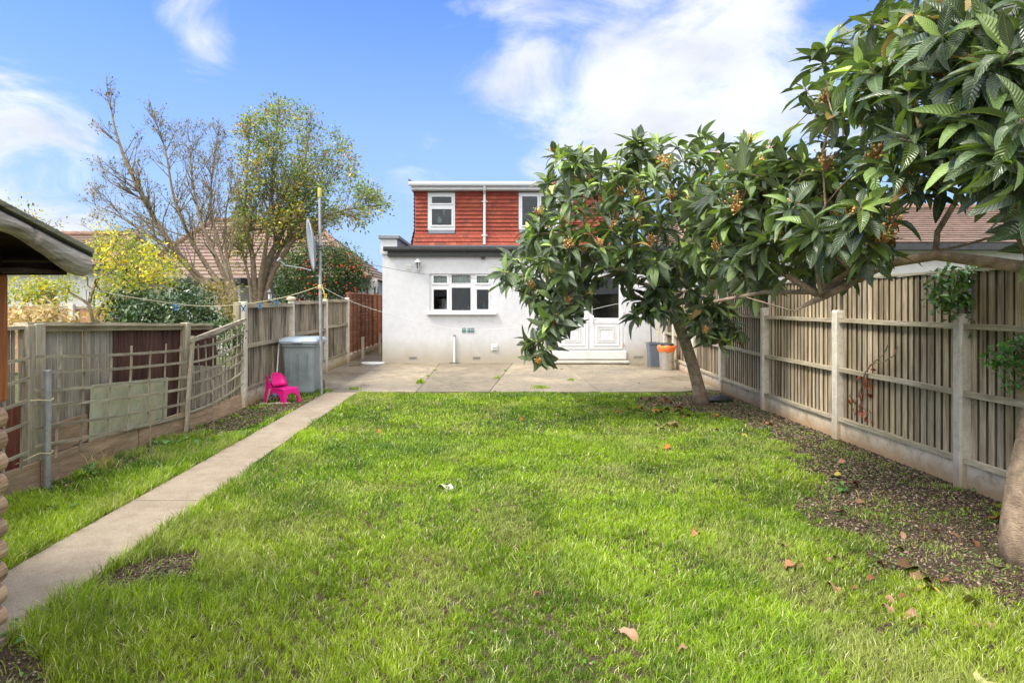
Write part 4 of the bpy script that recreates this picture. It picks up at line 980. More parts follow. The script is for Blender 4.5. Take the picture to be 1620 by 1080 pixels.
for s_ in (0, 1):
    for i in range(rings):
        r_ = .43*i/(rings-1)
        for k in range(n):
            a = 2*math.pi*k/n; vs_.append(Dm @ Vector((r_*math.cos(a)*1.03, r_*math.sin(a)*.9, -.07+.07*(r_/.43)**2-(0.012 if s_ else 0))))
m = rings*n
for i in range(1, rings):
    q = (i-1)*n
    for k in range(n): fs += [(q+k, q+(k+1) % n, q+n+(k+1) % n, q+n+k), (m+q+n+k, m+q+n+(k+1) % n, m+q+(k+1) % n, m+q+k)]
q = (rings-1)*n; fs += [(q+k, q+(k+1) % n, m+q+(k+1) % n, m+q+k) for k in range(n)]
mb.add(vs_, fs); mb.build('reflector', M['dish'], di, smooth=True)
mb = MB(); zc = 2.5
mb.cbox(pX-.11, pX-.09, pY-.09, pY+.09, zc-.09, zc+.12, .006); mb.bar((pX-.1, pY, zc+.0), (pX+.0, pY, zc-.05), .05, .05, (.5, .5, .5)); mb.bar((pX-.1, pY, zc+.08), (pX-.01, pY, zc-.02), .02, .02, (.4, .4, .4))
for zz in (-.08, -.02): mb.cbox(pX-.05, pX+.05, pY-.04, pY+.04, zc+zz, zc+zz+.02, .004, (.35, .35, .35))
mb.build('bracket', M['steel'], di)
mb = MB(); lo_ = Vector((pX-.15, pY-.02, 2.08)); hd = at(441, 411, pY-.05)
mb.tube([lo_, at(478, 424, pY-.02), at(452, 420, pY-.04), hd], [.009, .008, .008, .008], 8); mb.build('arm', M['dish'], di)
mb = MB(); mb.tube([hd+Vector((-.02, 0, -.02)), hd+Vector((.03, 0, .03))], .020, 10); mb.build('receiver', M['dish'], di)
def line(name, pts, r_, mat, label, seg=14):
    mb = MB(); pts = [Vector(p) for p in pts]; out = []
    # Catmull-Rom through the points
    P = [pts[0]*2-pts[1]]+pts+[pts[-1]*2-pts[-2]]
    for i in range(1, len(P)-2):
        for k in range(seg):
            t = k/seg; a, b_, c, d = P[i-1], P[i], P[i+1], P[i+2]
            out.append(.5*((2*b_)+(c-a)*t+(2*a-5*b_+4*c-d)*t*t+(-a+3*b_-3*c+d)*t**3))
    out.append(pts[-1]); mb.tube(out, r_, 6); return tag(mb.build(name, mat, org=pts[0]), label, 'rope')
LY = lambda px: 10.95+(px-507)*(10.95-4.0)/(507-40)        # the line runs from the cabin eave back to the pole
s1 = [at(px, py, LY(px)) for px, py in ((58, 436), (150, 458), (225, 473), (317, 484), (385, 481), (450, 470), (505, 453))]
s1[0] = Vector((-2.12, 3.46, 1.69)); s1[1] = at(150, 458, 5.3); s1[2] = at(225, 473, 6.5)
line('washing_line', s1, .0048, M['rope'], 'yellowish washing line sagging from the cabin eave to the clothes pole')
line('washing_line', [at(508, 453, 10.95), at(545, 472, 11.1), at(600, 492, 11.4), at(680, 513, 11.8), at(735, 521, 11.9), at(800, 519, 11.9), at(860, 510, 11.8), at(960, 484, 11.4), at(1085, 462, 10.0)], .0035, M['wire'], 'thin white washing line sagging in front of the house wall')
line('cable', [at(507, 385, 10.95), at(563, 411, 11.8), at(600, 421, 12.4), at(660, 432, 13), at(720, 438, 13), at(780, 441, 12.6), at(900, 436, 11.3), at(1010, 415, 10.2)], .0042, M['darkwire'], 'dark cable running from the pole across the top of the kitchen window').__setitem__('category', 'cable')
for k, (px, py, lab) in enumerate(((385, 486, 'blue peg clipped to the line at the first concrete fence post'), (411, 482, 'blue peg in the middle of the three before the clothes pole'), (437, 478, 'blue peg on the line closest to the wheelie bin'), (279, 484, 'blue peg on the line over the dark green shrub'))):
    c = at(px, py, LY(px)); mb = MB(); mb.bar(c+Vector((-.03, 0, .03)), c+Vector((.02, 0, -.055)), .012, .014); mb.bar(c+Vector((.03, 0, .03)), c+Vector((-.02, 0, -.055)), .012, .014)
    tag(mb.build('clothes_peg', M['peg'], org=c), lab, 'peg', 'blue pegs on the washing line')
# small lantern on the fence, mop handle, watering things behind the bin
e = empty('garden_lantern', (-3.63, 11.0, 1.5), 'small white and black lantern on top of the fence left of the clothes pole', 'lantern')
c = at(427, 474, 12.6); e.location = c; ORG[e.name] = c.copy()
mb = MB(); mb.lathe(c, [(.07, 0), (.07, .012)], 6); mb.lathe(c+Vector((0, 0, .14)), [(.075, 0), (.03, .05), (.012, .07)], 6)
for k in range(6): a = 2*math.pi*k/6; mb.tube([c+Vector((.055*math.cos(a), .055*math.sin(a), .01)), c+Vector((.06*math.cos(a), .06*math.sin(a), .14))], .005, 5)
mb.tube([c+Vector((0, 0, -.62)), c], .012, 6)
mb.build('lantern_frame', M['black'], e)
mb = MB(); mb.lathe(c+Vector((0, 0, .012)), [(.035, 0), (.035, .1)], 10); mb.build('candle', M['upvc'], e)
mb = MB(); mb.tube([(-3.52, 10.85, .05), (-3.50, 11.0, .93)], .012, 8); mb.lathe((-3.52, 10.85, 0), [(.05, 0), (.04, .06), (.015, .1)], 10, (.3, .5, .9)); tag(mb.build('broom', M['greywhite'], org=(-3.52, 10.85, 0)), 'white broom handle standing between the fence and the wheelie bin', 'broom')
mb = MB(); c = Vector((-3.36, 10.72, 0)); mb.lathe(c, [(.05, 0), (.065, .05), (.07, .15), (.06, .2), (.02, .22)], 16); mb.tube([c+Vector((.06, 0, .06)), c+Vector((.13, 0, .19))], .01, 6); tag(mb.build('watering_can', M['blue'], org=c), 'small blue watering can behind the pink chair', 'watering can')
mb = MB(); b0 = gr(432, 641); mb.tube([b0+Vector((-.12, .05, .005)), b0+Vector((-.06, .03, .24))], .012, 6); mb.tube([b0+Vector((-.2, -.02, .02)), b0+Vector((.25, .03, .03))], .013, 6); mb.tube([b0+Vector((-.05, -.05, .02)), b0+Vector((.15, .1, .05))], .01, 6)
tag(mb.build('dead_twigs', M['lathz'], org=b0), 'dry broken twigs lying at the feet of the pink chair', 'twigs')
mb = MB(); c = Vector((-2.86, 16.3, .02)); mb.lathe(c, [(.29, 0), (.30, .02), (.29, .035), (.24, .04)], 26, sy=.8); tag(mb.build('manhole_cover', M['greywhite'], org=c), 'round grey drain cover in the concrete by the corner of the house', 'drain cover')

# ------------------------------------------------------------------ bins by the house
gb = empty('dustbin', (3.95, 15.6, 0), 'slate grey open bin holding a mop and broom against the house wall', 'bin')
c = Vector((3.93, 15.55, .03)); mb = MB(); loft(mb, [rrect(c.x, c.y, .24, .24, .03, .03), rrect(c.x, c.y, .30, .30, .03, .56), rrect(c.x, c.y, .32, .32, .03, .565), rrect(c.x, c.y, .32, .32, .03, .60), rrect(c.x, c.y, .28, .28, .03, .60), rrect(c.x, c.y, .26, .26, .03, .3)]); mb.build('bin_body', M['slate'], gb)
for (dx, dy, tx, ty, hh, mt, lab, nm) in ((-.05, 0, -.06, .05, 1.30, 'darkwood', 'dark handled mop standing in the slate grey bin', 'mop'), (.06, 0, .22, .2, 1.28, 'fence', 'wooden handled broom with a blue head leaning out of the slate grey bin', 'broom')):
    a = c+Vector((dx, dy, .28)); b_ = Vector((c.x+tx, c.y+ty, hh)); mb = MB(); mb.tube([a, b_], .013, 8, (1.3, 1.1, .8) if nm == 'broom' else (1, 1, 1))
    o = empty(nm, a, lab, nm); mb.build('handle', M[mt], o)
    mb = MB()
    if nm == 'broom': loft(mb, [rrect(b_.x, b_.y, .10, .05, .02, hh-.02), rrect(b_.x, b_.y, .13, .06, .02, hh+.12), rrect(b_.x, b_.y, .09, .04, .015, hh+.2)])
    else: loft(mb, [rrect(b_.x, b_.y, .05, .04, .015, hh-.02), rrect(b_.x, b_.y, .09, .06, .02, hh+.04), rrect(b_.x, b_.y, .07, .05, .015, hh+.1)])
    mb.build('head', M['blue'] if nm == 'broom' else M['black'], o)
sb = empty('dustbin', (4.02, 14.75, 0), 'shiny silver bin with an orange bag folded over its rim and a black lid', 'bin')
c = Vector((4.03, 14.8, .03)); mb = MB(); mb.lathe(c, [(.145, 0), (.15, .02), (.165, .48), (.168, .5)], 32); mb.build('bin_body', M['silver'], sb, smooth=False)
mb = MB(); n = 40; vs_ = []; fs = []
for i, (r_, z) in enumerate(((.17, .40), (.185, .43), (.205, .50), (.20, .54), (.165, .55))):
    for k in range(n): a = 2*math.pi*k/n; q = 1+.05*math.sin(a*7+i)+.03*math.sin(a*13+i*2); vs_.append(c+Vector((r_*q*math.cos(a), r_*q*math.sin(a), z+.012*math.sin(a*5+i))))
    if i: fs += [((i-1)*n+k, (i-1)*n+(k+1) % n, i*n+(k+1) % n, i*n+k) for k in range(n)]
mb.add(vs_, fs); mb.build('bin_bag', M['orange'], sb, smooth=True)
mb = MB(); mb.lathe(c, [(.15, .53), (.17, .545), (.165, .58), (.13, .60), (.05, .605)], 28); mb.build('lid', M['black'], sb)
# black sack beside the trunk
c = gr(1133, 636); mb = MB(); n = 18; vs_ = []; fs = []
for i in range(13):
    t = i/12; x = (t-.5)*.52; hh = .035+.10*max(0, math.sin(t*math.pi*1.0))**.6*(.35+.65*t); w = .12*math.sin(math.pi*min(.97, max(.03, t)))**.5
    for k in range(n): a = 2*math.pi*k/n; q = 1+.22*mnoise.noise(Vector((t*5, math.cos(a)*1.5, math.sin(a)*1.5))); vs_.append((c.x+x, c.y+w*math.cos(a)*q, c.z+hh*.5+hh*.5*math.sin(a)*q))
    if i: fs += [((i-1)*n+k, (i-1)*n+(k+1) % n, i*n+(k+1) % n, i*n+k) for k in range(n)]
fs += [tuple(range(n))[::-1], tuple(range(12*n, 13*n))]
mb.add(vs_, fs); tag(mb.build('plastic_sack', M['black'], smooth=True, org=c), 'crumpled black plastic sack on the soil right of the leaning trunk', 'sack')

# ------------------------------------------------------------------ trees
def grow(trunks, targets, step=.25, pen=.35, tip=.006, expo=2.3, jit=.04, rmax=None, start=0.5, droop=0, seed=1):
    """joins every target to the nearest part of the growing tree. returns list of (points, radii)"""
    rg = np.random.default_rng(seed)
    pos, par, path = [], [], []
    for tr in trunks:
        base = len(pos)
        for i, p in enumerate(tr):
            pos.append(np.array(p, float)); par.append(base+i-1 if i else -1); path.append(0 if not i else path[-1]+np.linalg.norm(pos[-1]-pos[-2]))
    nt_ = len(pos); ok = [path[i] >= start*0 and True for i in range(nt_)]
    elig = []
    k0 = 0
    for tr in trunks:
        L = len(tr)
        for i in range(L): elig.append(i >= int(start*(L-1)+.999))
    targets = np.asarray(targets, float); hub = np.mean([t[-1] for t in trunks], 0)
    order = np.argsort(np.linalg.norm(targets-hub, axis=1)); ends = []
    for ti in order:
        t = targets[ti]; P = np.array(pos); d = np.linalg.norm(P-t, axis=1); cost = d+pen*np.array(path); cost[~np.array(elig)] = 1e9
        j = int(cost.argmin()); a = pos[j]; L = d[j]; n = max(1, int(L/step)); prev = j
        pd = (a-pos[par[j]]) if par[j] >= 0 else np.array([0, 0, 1.]); pd = pd/(np.linalg.norm(pd)+1e-9)
        ctrl = a+pd*L*.35
        for s in range(1, n+1):
            u = s/n; q = (1-u)**2*a+2*u*(1-u)*ctrl+u*u*t
            if s < n: q = q+rg.normal(size=3)*jit*min(1, L)
            q[2] -= droop*math.sin(math.pi*u)*L*.2
            pos.append(q); par.append(prev); path.append(path[prev]+np.linalg.norm(q-pos[prev])); elig.append(True); prev = len(pos)-1
        ends.append((ti, prev))
    N = len(pos); w = np.zeros(N); kids = [[] for _ in range(N)]
    for i in range(N):
        if par[i] >= 0: kids[par[i]].append(i)
    for i in range(N-1, -1, -1):
        if not kids[i]: w[i] = tip**expo
        else: w[i] = sum(w[k] for k in kids[i])+ (tip*.25)**expo
    rad = w**(1/expo)
    if rmax: rad = np.minimum(rad, rmax)
    chains = []; st = [(i, -1) for i in range(N) if par[i] < 0]
    while st:
        i, p = st.pop(); ch_ = [i] if p < 0 else [p, i]; cur = i
        while kids[cur]:
            ks = sorted(kids[cur], key=lambda k: -rad[k]); 
            for k in ks[1:]: st.append((k, cur))
            if cur < nt_:
                tk = [k for k in ks if k < nt_]
                if tk: st.append((ks[0], cur)) if ks[0] != tk[0] else None; st = [q for q in st if q != (tk[0], cur)]; ks = [tk[0]]
            cur = ks[0]; ch_.append(cur)
        rr = [rad[k] for k in ch_]
        if p >= 0: rr[0] = min(rad[p], rad[i]*1.25)
        chains.append(([Vector(pos[k]) for k in ch_], rr))
    dirs = np.zeros((len(targets), 3))
    for ti, e_ in ends:
        d = pos[e_]-pos[par[e_]] if par[e_] >= 0 else np.array([0, 0, 1.]); dirs[ti] = d/(np.linalg.norm(d)+1e-9)
    return chains, dirs
def wood_mesh(name, chains, mat, parent, n=6, trunk=None):
    mb = MB()
    for pts, rr in chains:
        v = random.uniform(.85, 1.12); k = 10 if rr[0] > .03 else (n if rr[0] > .012 else 4)
        mb.tube(pts, rr, k, (v, v, v), cap=True)
    return mb.build(name, mat, parent, smooth=True)
def sample_crown(poly, n, yfun, depth, seed, dmin=26):
    """points inside a silhouette, given real distance: a rounded crown about the surface yfun(px,py)"""
    rg = np.random.default_rng(seed); poly = np.asarray(poly, float); lo = poly.min(0); hi = poly.max(0); out = []; tries = 0
    while len(out) < n and tries < n*60:
        tries += 1; px = rg.uniform(lo[0], hi[0]); py = rg.uniform(lo[1], hi[1])
        if not inpoly(np.array([px]), np.array([py]), poly)[0]: continue
        e_ = edge_dist(np.array([px]), np.array([py]), poly)[0]; f = min(1, e_/85); dd = depth*math.sqrt(1-(1-f)**2)
        s = rg.uniform(-1, 1); s = math.copysign(abs(s)**.6, s); Y = yfun(px, py)+dd*s
        q = at(px, py, Y)
        if all((o-q).length > dmin/1000 for o in out[-200:]) : out.append(q)
    return np.array([tuple(p) for p in out])

def rosettes(tree, pts, dirs, size, nleaf, name, seed, up=.35, young=.35, mat='loq', dark=1.0, hang=None):
    rg = np.random.default_rng(seed); P, A, Nn, S, C = [], [], [], [], []
    cen = pts.mean(0)
    for i, p in enumerate(pts):
        d = dirs[i]+np.array([0, 0, up if hang is None or not hang(p) else -.7])+rg.normal(size=3)*.22; d /= np.linalg.norm(d)
        t = np.cross(d, [0.3, .2, 1]); t /= np.linalg.norm(t); b = np.cross(d, t)
        n = int(nleaf*rg.uniform(.75, 1.3)); ph = rg.uniform(0, 6.28); hue = rg.normal()*.12
        high = np.clip((p[2]-cen[2])/1.5+.5, 0, 1)
        for k in range(n):
            a = ph+k*2.4; f = k/n              # outer leaves first, inner ones stand up
            el = R(10+20*rg.uniform()) if f < .6 else R(35+30*rg.uniform())
            dr = (t*math.cos(a)+b*math.sin(a))*math.cos(el)+d*math.sin(el)
            sag = -.35*(1-f)*rg.uniform(.2, 1.3); dr = dr+np.array([0, 0, sag])+rg.normal(size=3)*.16; dr /= np.linalg.norm(dr)
            P.append(p-d*(1-f)*size*.35*rg.uniform(.4, 1)); A.append(dr); Nn.append(d+np.array([0, 0, .9])+rg.normal(size=3)*.45)
            s = size*rg.uniform(.6, 1.25)*(1 if f < .65 else rg.uniform(.5, .85)); S.append((s, s*rg.uniform(.85, 1.2), s))
            yng = (f > .62 and rg.random() < young*(.3+1.1*high)); v = rg.uniform(.5, 1.5)*(1+hue)*dark
            if yng: c = np.array([.30, .43, .09])*v
            else:
                c = np.array([.066, .105, .044])*v*(1.15 if rg.random() < .5 else .85)
                if rg.random() < .20: c = np.array([.105, .135, .095])*v  # grey sheen painted into the colour of some leaves
                if rg.random() < .22: c = np.array([.15, .23, .06])*v
                if rg.random() < .012: c = np.array([.30, .20, .05])
            C.append(c)
    return scatter(name, M[mat], LQ, P, A, Nn, np.array(S), np.array(C), parent=tree)
def flowers(tree, pts, dirs, k, seed, size=.06):
    rg = np.random.default_rng(seed); idx = rg.permutation(len(pts))[:k]
    protos = []
    for v in range(4):
        mb = MB(); 
        for j in range(48):
            q = rg.normal(size=3)*np.array([.42, .42, .5])*size; r_ = size*rg.uniform(.06, .12); cc = rg.uniform(.6, 1.5); w = rg.random() < .3
            mb.lathe(q-np.array([0, 0, r_]), [(r_*.3, 0), (r_*.9, r_*.5), (r_, r_), (r_*.8, r_*1.6), (r_*.25, r_*2)], 6, (cc*1.3, cc*1.5, cc*2) if w else (cc, cc, cc))
            mb.tube([(0, 0, -size*1.1), tuple(q)], size*.035, 4, (.5, .45, .5))
        protos.append(mb)
    me = {}
    for n_, i in enumerate(idx):
        v = n_ % 4
        if v not in me:
            o = protos[v].build('flower_cluster', M['flower']); me[v] = o.data
        else:
            o = bpy.data.objects.new('flower_cluster', me[v]); scene.collection.objects.link(o)
        o.parent = tree; o.location = Vector(pts[i])+(Vector(dirs[i])+Vector((0, -.5, .35))).normalized()*size*1.6-ORG[tree.name]; o.rotation_euler = (rg.uniform(-.5, .5), rg.uniform(-.5, .5), rg.uniform(0, 6)); s = rg.uniform(.7, 1.3); o.scale = (s, s, s)
# --- loquat 1 (middle)
t1 = empty('loquat_tree', (3.23, 9.9, 0), 'leaning broad leaved tree in front of the french doors, trunk by the patio edge', 'tree')
sil1 = [(786, 470), (790, 425), (830, 380), (850, 335), (862, 290), (868, 245), (905, 228), (950, 238), (985, 218), (1020, 208), (1060, 228), (1098, 196), (1130, 232), (1175, 222), (1220, 250), (1230, 330), (1195, 400), (1165, 440),
        (1120, 450), (1085, 480), (1052, 500), (1010, 482), (985, 448), (960, 430), (925, 462), (915, 500), (900, 535), (850, 560), (832, 520), (848, 480), (815, 455)]
low1 = [(1085, 470), (1130, 478), (1160, 500), (1168, 560), (1150, 585), (1130, 545), (1098, 520), (1080, 500)]
yf1 = lambda px, py: 9.3+.0015*(px-1000)
T1 = np.concatenate([sample_crown(sil1, 340, yf1, 1.45, 3), sample_crown(low1, 20, lambda a, b: 9.1, .3, 4), sample_crown([(835, 480), (900, 470), (925, 520), (860, 575), (832, 560)], 12, lambda a, b: 8.3, .3, 5),
                     sample_crown([(990, 450), (1060, 450), (1058, 500), (1000, 505)], 9, lambda a, b: 8.8, .3, 6)])
trunk1 = [(3.23, 9.9, -.03), (3.17, 9.88, .28), (3.07, 9.84, .62), (2.95, 9.8, .95), (2.83, 9.74, 1.22), (2.72, 9.7, 1.5), (2.60, 9.62, 1.75)]
ch1, d1 = grow([trunk1], T1, .22, .30, .0065, 2.35, .035, .085, .62, seed=2)
ch1 = [(p, [max(r_, (.125, .095, .088, .085, .08, .075, .07)[k] if p[0].z < 0 and k < 7 else 0) for k, r_ in enumerate(rr)]) for p, rr in ch1]
wood_mesh('trunk', ch1, M['bark'], t1)
rosettes(t1, T1, d1, .27, 12, 'crown', 5, up=.55, young=.55, hang=lambda p: (p[0] < 1.35 and p[2] < 1.35) or (p[0] > 2.4 and p[2] < 1.5))
flowers(t1, T1, d1, 70, 8, .07)
# --- loquat 2 (near, right)
t2 = empty('loquat_tree', (3.2, 3.9, 0), 'near broad leaved tree with orange buds hanging in from the top right corner', 'tree')
sil2 = [(1165, 455), (1170, 410), (1140, 350), (1120, 300), (1160, 262), (1200, 250), (1225, 205), (1262, 250), (1300, 250), (1300, 190), (1268, 130), (1300, 70), (1350, 55), (1385, 0), (1430, -40), (1560, -70), (1700, -60), (1700, 300),
        (1670, 400), (1640, 400), (1625, 330), (1560, 300), (1480, 290), (1420, 320), (1395, 400), (1340, 430), (1270, 440), (1225, 465)]
yf2 = lambda px, py: float(np.interp(px, [1150, 1300, 1450, 1620, 1900], [5.9, 5.0, 4.2, 3.6, 3.6]))
T2 = sample_crown(sil2, 320, yf2, .95, 13, 60)
T2 = T2[T2[:, 1] > 2.6]
near = sample_crown([(1480, 60), (1640, 10), (1660, 330), (1560, 260), (1490, 200)], 14, lambda a, b: 3.0, .3, 14)
far = sample_crown([(1070, 300), (1200, 280), (1250, 430), (1160, 470), (1100, 400)], 26, lambda a, b: 6.3, .4, 15)
T2 = np.concatenate([T2, near, far, sample_crown([(1160, 270), (1300, 250), (1350, 420), (1230, 455), (1165, 440), (1135, 340)], 60, lambda a, b: 5.2, .5, 16)])
trunk2 = [(3.24, 3.9, -.03), (3.22, 3.9, .2), (3.24, 3.9, .5), (3.31, 3.9, .85), (3.40, 3.92, 1.2), (3.44, 3.95, 1.5), (3.42, 3.95, 1.8)]
limb = [(3.44, 3.95, 1.62)]+[tuple(at(px, py, Y)) for px, py, Y in ((1660, 428, 3.9), (1560, 414, 4.1), (1480, 404, 4.35), (1400, 418, 4.6), (1350, 446, 4.85), (1290, 462, 5.1), (1210, 462, 5.4), (1130, 477, 5.7))]
limb2 = [limb[5], tuple(at(1340, 452, 4.7)), tuple(at(1300, 470, 4.75)), tuple(at(1255, 492, 4.8)), tuple(at(1180, 470, 4.9))]
stem = [tuple(at(1640, 430, 3.5)), tuple(at(1612, 370, 3.4)), tuple(at(1607, 290, 3.35)), tuple(at(1585, 225, 3.3)), tuple(at(1555, 180, 3.3))]
ch2, d2 = grow([trunk2, limb, limb2, stem], T2, .18, .30, .0048, 2.3, .03, .09, .3, seed=4)
fix = []
for p, rr in ch2:
    if p[0].z < 0: rr = [max(r_, (.17, .145, .125, .11, .10, .09, .08)[k] if k < 7 else 0) for k, r_ in enumerate(rr)]
    elif (p[0]-Vector(limb[0])).length < 1e-4: rr = [max(min(r_, .03), (.044, .042, .038, .034, .030, .025, .021, .017, .014)[k] if k < 9 else 0) for k, r_ in enumerate(rr)]
    elif (p[0]-Vector(stem[0])).length < 1e-4: rr = [min(r_, .022) for r_ in rr]
    else: rr = [min(r_, .028) for r_ in rr]
    fix.append((p, rr))
wood_mesh('trunk', fix, M['bark2'], t2)
rosettes(t2, T2, d2, .22, 12, 'crown', 6, young=.25, dark=1.05)
flowers(t2, T2, d2, 80, 9, .055)

# --- background trees
def small_tree(name, label, trunks, targets, leafn, lsize, cols, spread, seed, tip=.005, pen=.35, rmin=None, jit=.04, barkm='bark3', expo=2.3, start=.5, step=.25, group=None, tm=SMALL, lm='leaf', cat='tree', crown='crown'):
    rg = np.random.default_rng(seed); b = Vector(trunks[0][0]); b.z = 0
    e = empty(name, b, label, cat, group); ch, dd = grow(trunks, targets, step, pen, tip, expo, jit, rmin, start, seed=seed)
    wood_mesh('trunk', ch, M[barkm], e)
    if leafn:
        pts = np.asarray(targets); idx = rg.integers(0, len(pts), leafn); P = pts[idx]+rg.normal(size=(leafn, 3))*spread
        A = rg.normal(size=(leafn, 3))+np.array([0, 0, -.2]); Nn = rg.normal(size=(leafn, 3))*.7+np.array([0, -.2, 1])
        cols = np.asarray(cols); ph = rg.uniform(0, 1, len(pts))
        ci = np.clip((ph[idx]*.7+rg.uniform(0, 1, leafn)*.3)*len(cols), 0, len(cols)-1).astype(int); C = cols[ci]*rg.uniform(.7, 1.3, (leafn, 1))
        scatter(crown, M[lm], tm, P, A, Nn, lsize*rg.uniform(.6, 1.3, leafn), C, parent=e)
    return e
G1, G2, Y1, Y2, O1 = (.07, .12, .025), (.12, .17, .03), (.58, .43, .02), (.42, .42, .04), (.30, .14, .04)
# bare tree and the leafier one beside it: hand placed limbs, whips grown from them inside the outline
def pl_(*a): return [tuple(at(px, py, Y)) for px, py, Y in a]
def limb_tree(name, label, limbs, poly, Y0, dep, seed, r0, leafn, lsize, cols, wl=1.5, per=9, barkm='bark3', lspread=.03, trop=.35, lv=3, angs=(18, 42)):
    rg = np.random.default_rng(seed); b = Vector(limbs[0][0]); b.z = 0; e = empty(name, b, label, 'tree'); mb = MB(); tips = []
    def smooth(P):
        P = [Vector(p) for p in P]; P = [P[0]*2-P[1]]+P+[P[-1]*2-P[-2]]; out = []
        for i in range(1, len(P)-2):
            for k in range(5):
                t = k/5; a, b_, c, d = P[i-1:i+3]; out.append(.5*((2*b_)+(c-a)*t+(2*a-5*b_+4*c-d)*t*t+(-a+3*b_-3*c+d)*t**3))
        return out+[P[-2]]
    def ok(p):
        px = VX+p[0]*F/p[1]; py = VY-(p[2]-EYE)*F/p[1]; return inpoly(np.array([px]), np.array([py]), poly)[0] and abs(p[1]-Y0) < dep
    def whip(p, d, L, r, lev):
        n = max(3, int(L/.16)); pts = [p.copy()]; d = d.copy(); rr = [r]; cur = Vector(rg.normal(size=3))*.035
        for i in range(n):
            d = (d+Vector((0, 0, trop*.16))+cur+Vector(rg.normal(size=3))*.055).normalized(); q = pts[-1]+d*(L/n)
            if i > 1 and not ok(q): break
            pts.append(q); rr.append(max(.0028, r*(1-.85*(i+1)/n)))
        if len(pts) < 3: return
        v = rg.uniform(.8, 1.15); mb.tube(pts, rr, 5 if r > .01 else 3, (v, v, v)); tips.extend((q, (pts[-1]-pts[-2])) for q in pts[2:] if lev >= lv-1)
        if lev < lv:
            m = max(2, int(per*L/wl*(.55 if lev == 2 else .8)))
            for j in range(m):
                t = rg.uniform(.18, .98); k = min(len(pts)-2, int(t*(len(pts)-1))); dd = (pts[k+1]-pts[k]).normalized(); ax = dd.orthogonal().normalized(); ax.rotate(Matrix.Rotation(rg.uniform(0, 6.28), 3, dd)); nd = dd.copy(); nd.rotate(Matrix.Rotation(R(rg.uniform(*angs)), 3, ax))
                whip(pts[k], nd, L*rg.uniform(.35, .65)*(1-.3*t), max(.003, rr[k]*.6), lev+1)
    for li, (lm) in enumerate(limbs):
        P = smooth(lm); n = len(P); rL = r0[li]; rr = [rL*(1-.90*(i/(n-1))**.75) for i in range(n)]; mb.tube(P, rr, 9, (rg.uniform(.85, 1.1),)*3)
        Ln = sum((P[i+1]-P[i]).length for i in range(n-1))
        for j in range(int(per*1.25*Ln/1.6)):
            t = rg.uniform(.42, .995)
            k = min(n-2, int(t*(n-1))); dd = (P[k+1]-P[k]).normalized(); ax = dd.orthogonal().normalized(); ax.rotate(Matrix.Rotation(rg.uniform(0, 6.28), 3, dd)); nd = dd.copy(); nd.rotate(Matrix.Rotation(R(rg.uniform(*angs)), 3, ax))
            whip(P[k], nd, wl*rg.uniform(.6, 1.15)*(1.1-.4*t), min(.02, rr[k]*.45), 1)
        whip(P[-1], (P[-1]-P[-2]).normalized(), wl*.8, rr[-1], 1)
    mb.build('trunk', M[barkm], e, smooth=True)
    idx = rg.integers(0, len(tips), leafn); P = np.array([tuple(tips[i][0]) for i in idx])+rg.normal(size=(leafn, 3))*lspread
    A = np.array([tuple(tips[i][1].normalized()) for i in idx])+rg.normal(size=(leafn, 3))*.8; Nn = rg.normal(size=(leafn, 3))*.7+np.array([0, -.3, 1]); cols = np.asarray(cols)
    pat_ = vnoise(P[:, 0]+P[:, 1], P[:, 2], .5, seed); ci = np.clip((pat_*.6+.5+rg.normal(size=leafn)*.2)*len(cols), 0, len(cols)-1).astype(int)
    scatter('crown', M['leaf'], SMALL, P, A, Nn, lsize*rg.uniform(.6, 1.3, leafn), cols[ci]*rg.uniform(.7, 1.3, (leafn, 1)), parent=e); print(name, len(mb.v), len(tips))
    return e
bp = [(125, 420), (128, 210), (168, 138), (190, 140), (215, 205), (236, 165), (262, 185), (330, 190), (362, 200), (385, 300), (392, 400), (340, 440), (240, 420), (160, 400)]
Lb = [pl_((376, 540, 14), (350, 462, 14), (322, 446, 14), (288, 410, 13.9), (250, 355, 13.8), (215, 290, 13.7), (185, 215, 13.6), (172, 150, 13.6)),
      pl_((376, 540, 14), (352, 462, 14), (325, 444, 14), (290, 412, 13.7), (235, 372, 13.5), (185, 340, 13.4), (152, 325, 13.4)),
      pl_((376, 540, 14), (352, 460, 14), (330, 425, 14.2), (300, 375, 14.3), (275, 310, 14.4), (262, 240, 14.4), (242, 180, 14.4)),
      pl_((379, 540, 14), (364, 462, 14), (342, 408, 13.8), (318, 350, 13.7), (305, 290, 13.7), (300, 225, 13.7)),
      pl_((379, 540, 14), (366, 455, 14), (350, 400, 14.3), (335, 340, 14.5), (335, 280, 14.5), (345, 215, 14.5)),
      pl_((382, 540, 14), (372, 465, 14), (358, 400, 14), (357, 340, 13.8), (366, 290, 13.7)),
      pl_((352, 470, 14), (318, 448, 14.2), (270, 420, 14.4), (215, 385, 14.4), (170, 375, 14.4))]
limb_tree('bare_tree', 'tall almost bare tree with fanned grey branches beyond the left fence', Lb, bp, 14, 1.9, 31, [.12, .07, .085, .085, .075, .065, .05], 4200, .055, [(.10, .10, .05), (.12, .13, .04), (.15, .10, .05), (.2, .2, .05)], wl=1.15, per=8.5, angs=(22, 50))
lp = [(375, 440), (372, 330), (380, 190), (430, 168), (480, 160), (530, 200), (560, 235), (578, 290), (614, 322), (580, 355), (530, 348), (500, 370), (470, 410), (430, 440)]
